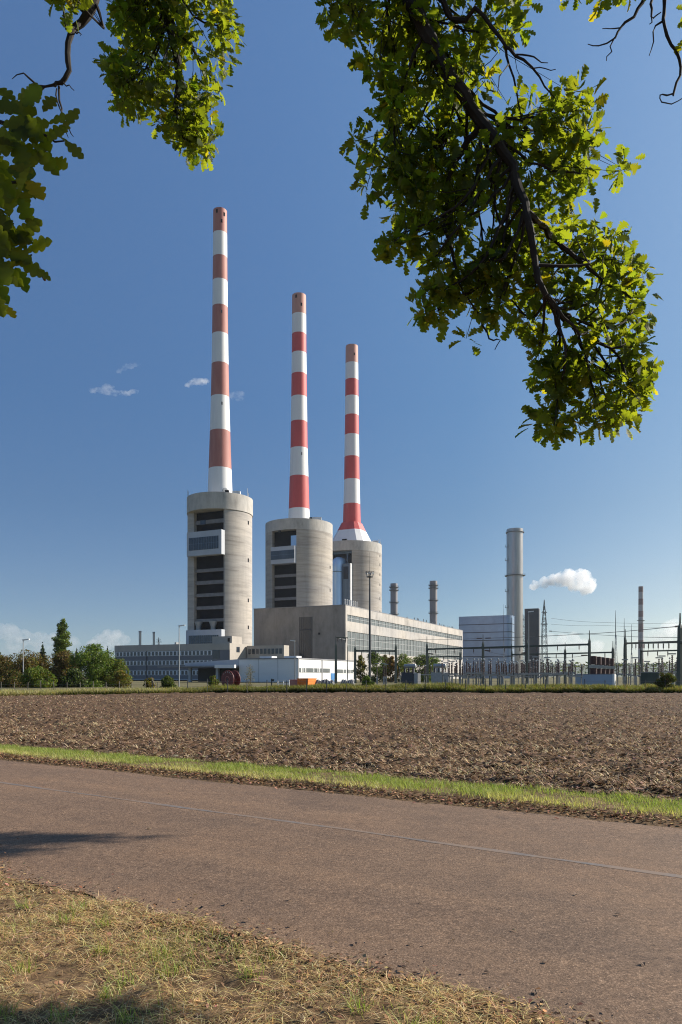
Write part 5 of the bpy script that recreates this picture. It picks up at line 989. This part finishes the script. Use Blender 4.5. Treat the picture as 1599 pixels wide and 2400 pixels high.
# rough hedge: tangled stems and leaves nobody could count
def rough(name, label, x0, x1, ny, n, hfun, cols_lo, cols_hi):
    x = rng.uniform(x0, x1, n); yb = FAR_Y(x)+rng.random(n)**1.2*ny; hh = hfun(x, yb); z = rng.random(n)**.7*hh; f = np.clip(z/hh, 0, 1)[:, None]
    mixk = np.clip(f*1.7-.75+(fbm(x*.35, yb*.3, 3, 95)-.5)[:, None]*1.2, 0, 1); t = pal(n, cols_lo, .2)*(1-mixk)+pal(n, cols_hi, .2)*mixk
    B = blades(np.stack([x, yb, np.maximum(z-.25, 0)], -1), rng.uniform(0, 2*PI, n), np.abs(rng.normal(.35, .35, n)), rng.uniform(.22, .5, n), rng.uniform(.03, .07, n), np.clip(t, .003, 1)); return tag(joined(name, [B], M['blade']), label, 'rough growth')
HEDGE_SHADE = [(.022, .034, .010), (.032, .05, .014), (.045, .06, .018)]; HEDGE_LIT = [(.20, .21, .045), (.25, .23, .06), (.15, .17, .035), (.27, .18, .065)]  # hedge colours carry painted shade at the base and sunlight on top
rough('hedge_growth', 'rough green and tawny hedge growth along the far edge of the field', -25, 44, 5, 180000, lambda x, y: (.36+.66*fbm(x*.45, y*.3, 4, 97))*np.clip(.80+(x+18)*.012, .7, 1.12)*np.clip((x+25)*.11, .22, 1)*np.clip(.6+(y-72)*.15, .6, 1.15), HEDGE_SHADE, HEDGE_LIT)
rough('dry_verge_grass', 'dry tan grass on the far left edge of the field', -52, -14, 9, 70000, lambda x, y: .28+.35*fbm(x*.5, y*.4, 3, 98), [(.24, .20, .09), (.30, .25, .12)], [(.46, .39, .21), (.38, .34, .15), (.28, .28, .10)])
# hills and a far wood along the horizon
hx = np.linspace(-2600, 2600, 140); hz = 30+75*fbm(hx/900, hx*0+2, 3, 99)*np.clip((hx+200)/900, .25, 1.1); rowsH = []
for f, yy in ((0, 3400), (.55, 3700), (.9, 4100), (1, 4600), (.6, 5600)): rowsH.append(np.stack([hx*yy/3400, np.full_like(hx, yy), hz*f-3], -1))
HV = np.stack(rowsH); M['hill'] = paint('wooded_hill', (.05, .07, .04), .95, 0, .3, (.01, .01, .03)); tag(np_mesh('hills', HV.reshape(-1, 3), grid_faces(5, 140), M['hill'], smooth=True), kind='structure')
n = 9000; x = rng.uniform(-420, 520, n); y = rng.uniform(640, 720, n); hh = (9+9*fbm(x*.02, x*0, 3, 103)); z = rng.random(n)**.6*hh
vx, fc, tn = flakes(np.stack([x, y, z], -1), rng.uniform(.9, 2.2, n), pal(n, GRN+CON+OLV, .2)); tag(np_mesh('far_wood', vx, fc, M['leaf'], None, tn), 'dark line of far trees along the horizon', 'wood', None, 'stuff')
# ------------------------------------------------------------------ small things on the path
def curled_leaf(label, px, py, s, col):
    s = s*.72
    Y = CAMZ*F/(py-HZ); g = G(px, Y); a_ = D2[0]*g[0]+D2[1]*g[1]; c_ = N2[0]*g[0]+N2[1]*g[1]; g[2] = float(road_z(np.array(a_), np.array(c_)))+.004
    th = rng.uniform(0, 2*PI); mb = MB(); d = np.array((math.cos(th), math.sin(th), 0)); q = np.array((-d[1], d[0], 0)); vs = [g+s*(d*v[0]+q*v[1]+ZU*(abs(v[1])*.55+.10*math.sin(v[0]*3)+.04)) for v in LV]
    o_ = mb.add(vs, [tuple(f) for f in LF]).build('fallen_leaf', col); tag(o_, label, 'fallen leaf', 'curled dead leaves lying on the path')
M['dead_leaf'] = paint('dead_leaf', (.10, .06, .035), .8, 0, .3, (30, 30, 30)); M['pale_leaf'] = paint('pale_leaf', (.36, .27, .14), .8, 0, .2, (30, 30, 30)); M['red_leaf'] = paint('rust_leaf', (.30, .10, .04), .8, 0, .2, (30, 30, 30))
for i, (px, py, s, m_) in enumerate(((1352, 2106, .055, 0), (1440, 2155, .06, 0), (1511, 2275, .06, 0), (1270, 2266, .06, 0), (1166, 2139, .04, 0), (1253, 2340, .07, 0), (989, 2123, .04, 0), (862, 1916, .05, 0), (312, 1937, .06, 0), (683, 2115, .06, 0), (672, 2180, .05, 0), (535, 2124, .07, 0), (835, 2223, .06, 0), (1285, 2363, .06, 0), (955, 2222, .04, 0), (1150, 2287, .05, 0))):
    curled_leaf('small curled dark brown dead leaf lying on the open path', px, py, s, M['dead_leaf'])
for lb_, px, py, s, m_ in (('pale yellow fallen leaf near the far side of the path', 400, 1867, .06, 'pale_leaf'), ('light tan fallen leaf left of the middle of the path', 354, 1951, .06, 'pale_leaf'), ('rust red fallen leaf at the near edge of the path', 1055, 2334, .05, 'red_leaf'), ('whitish fallen leaf in the middle of the near path', 1212, 2192, .05, 'pale_leaf')): curled_leaf(lb_, px, py, s, M[m_])
# ------------------------------------------------------------------ clouds: lumps of vapour, far off
def cloud(label, puffs, Y, dens, noise_sc, thr, name='cloud', flat=1.0):
    c0 = P(puffs[0][0], puffs[0][1], Y); K = Y/F; me = bpy.data.meshes.new(name); V_ = []; F_ = []
    import bmesh
    bm = bmesh.new()
    for px, py, r in puffs:
        g = bmesh.ops.create_icosphere(bm, subdivisions=2, radius=r*K); o = P(px, py, Y)-c0; o[1] += rng.normal(0, r*K*.3); bmesh.ops.scale(bm, verts=g['verts'], vec=(1/flat, 1, flat)); bmesh.ops.translate(bm, verts=g['verts'], vec=Vector(o.tolist()))
    bm.to_mesh(me); bm.free(); ob = bpy.data.objects.new(name, me); COL.objects.link(ob); ob.location = Vector(c0.tolist())
    rm = ob.modifiers.new('join', 'REMESH'); rm.mode = 'VOXEL'; rm.voxel_size = 2.0*K
    for ns_, st_ in ((16*K, 13*K), (6*K, 6*K)):
        tx = bpy.data.textures.new(name+'_lumps', 'CLOUDS'); tx.noise_scale = ns_; tx.noise_depth = 3; dm = ob.modifiers.new('lumps', 'DISPLACE'); dm.texture = tx; dm.strength = st_; dm.mid_level = .55
    m = bpy.data.materials.new(name+'_vapour'); m.use_nodes = True; nt = m.node_tree; nt.nodes.clear(); pv = nt.nodes.new('ShaderNodeVolumePrincipled'); o_ = nt.nodes.new('ShaderNodeOutputMaterial'); lnk(nt, pv.outputs[0], o_.inputs['Volume'])
    nz = noise(nt, mapping(nt, (1/K, 1/K, 1/K)), noise_sc, 7, .68); rp = ramp(nt, [(thr, (0, 0, 0)), (thr+.26, (1, 1, 1))]); lnk(nt, nz.outputs[0], rp.inputs[0]); mt = nt.nodes.new('ShaderNodeMath'); mt.operation = 'MULTIPLY'; lnk(nt, rp.outputs[0], mt.inputs[0]); mt.inputs[1].default_value = dens/K; lnk(nt, mt.outputs[0], pv.inputs['Density'])
    pv.inputs['Color'].default_value = (.98, .98, .98, 1); pv.inputs['Anisotropy'].default_value = .35; me.materials.append(m); tag(ob, label, 'cloud'); return ob
if CLOUDS:
    cloud('bright white cloud with a rounded right end, above the striped chimney', [(1255, 1372, 13), (1275, 1366, 14), (1295, 1360, 16), (1318, 1356, 19), (1338, 1352, 22), (1360, 1360, 27), (1378, 1368, 22), (1345, 1368, 22), (1310, 1368, 14), (1372, 1380, 18)], 6000, .11, .042, .40)
    cloud('thin flat wisp of cloud left of the tallest chimney', [(225, 914, 11), (245, 918, 13), (268, 922, 13), (290, 920, 12), (312, 917, 10), (255, 908, 10)], 6000, .030, .07, .44, flat=.62)
    cloud('faint upper wisp above the flat wisp left of the tallest chimney', [(285, 868, 9), (300, 860, 10), (318, 852, 9)], 6000, .020, .07, .46, flat=.62)
    cloud('small ragged cloud just left of the tallest chimney', [(445, 900, 9), (458, 895, 12), (472, 893, 11), (484, 896, 9)], 6000, .05, .08, .42, flat=.75)
    cloud('faint wisp just right of the tallest chimney', [(545, 925, 11), (556, 935, 12), (562, 922, 9)], 6000, .016, .07, .44, flat=.7)
    cloud('long pinkish cloud bank low behind the poplar', [(0, 1480, 22), (30, 1486, 26), (60, 1495, 24), (95, 1502, 24), (130, 1505, 24), (165, 1508, 20), (40, 1510, 26), (-40, 1490, 34), (100, 1520, 20)], 9000, .016, .045, .38)
    cloud('puffy cream cloud low over the left trees beside the office', [(235, 1500, 16), (255, 1490, 18), (275, 1492, 18), (292, 1500, 13), (250, 1508, 20), (215, 1510, 14), (280, 1510, 16)], 9000, .03, .05, .37)
    cloud('hazy low cloud behind the lattice pylon', [(1290, 1500, 18), (1320, 1505, 22), (1345, 1500, 20), (1370, 1512, 18), (1400, 1515, 18)], 9000, .02, .045, .34)
    cloud('hazy low cloud at the right edge behind the heavy gantry', [(1535, 1490, 18), (1565, 1475, 22), (1590, 1470, 26), (1560, 1505, 24), (1620, 1490, 34), (1500, 1510, 16)], 9000, .02, .045, .34)
if HAZE:
    hzm = bpy.data.materials.new('haze_air'); hzm.use_nodes = True; nt = hzm.node_tree; nt.nodes.clear(); pv = nt.nodes.new('ShaderNodeVolumePrincipled'); o_ = nt.nodes.new('ShaderNodeOutputMaterial'); lnk(nt, pv.outputs[0], o_.inputs['Volume'])
    pv.inputs['Density'].default_value = HAZE; pv.inputs['Color'].default_value = (.86, .93, 1, 1); pv.inputs['Anisotropy'].default_value = .3
    hb = MB().box((0, 0, 0), -3500, 3500, -60, 5700, -4.2, 214).build('haze', hzm); tag(hb, 'thin pale air haze over the whole view', 'haze', None, 'stuff')
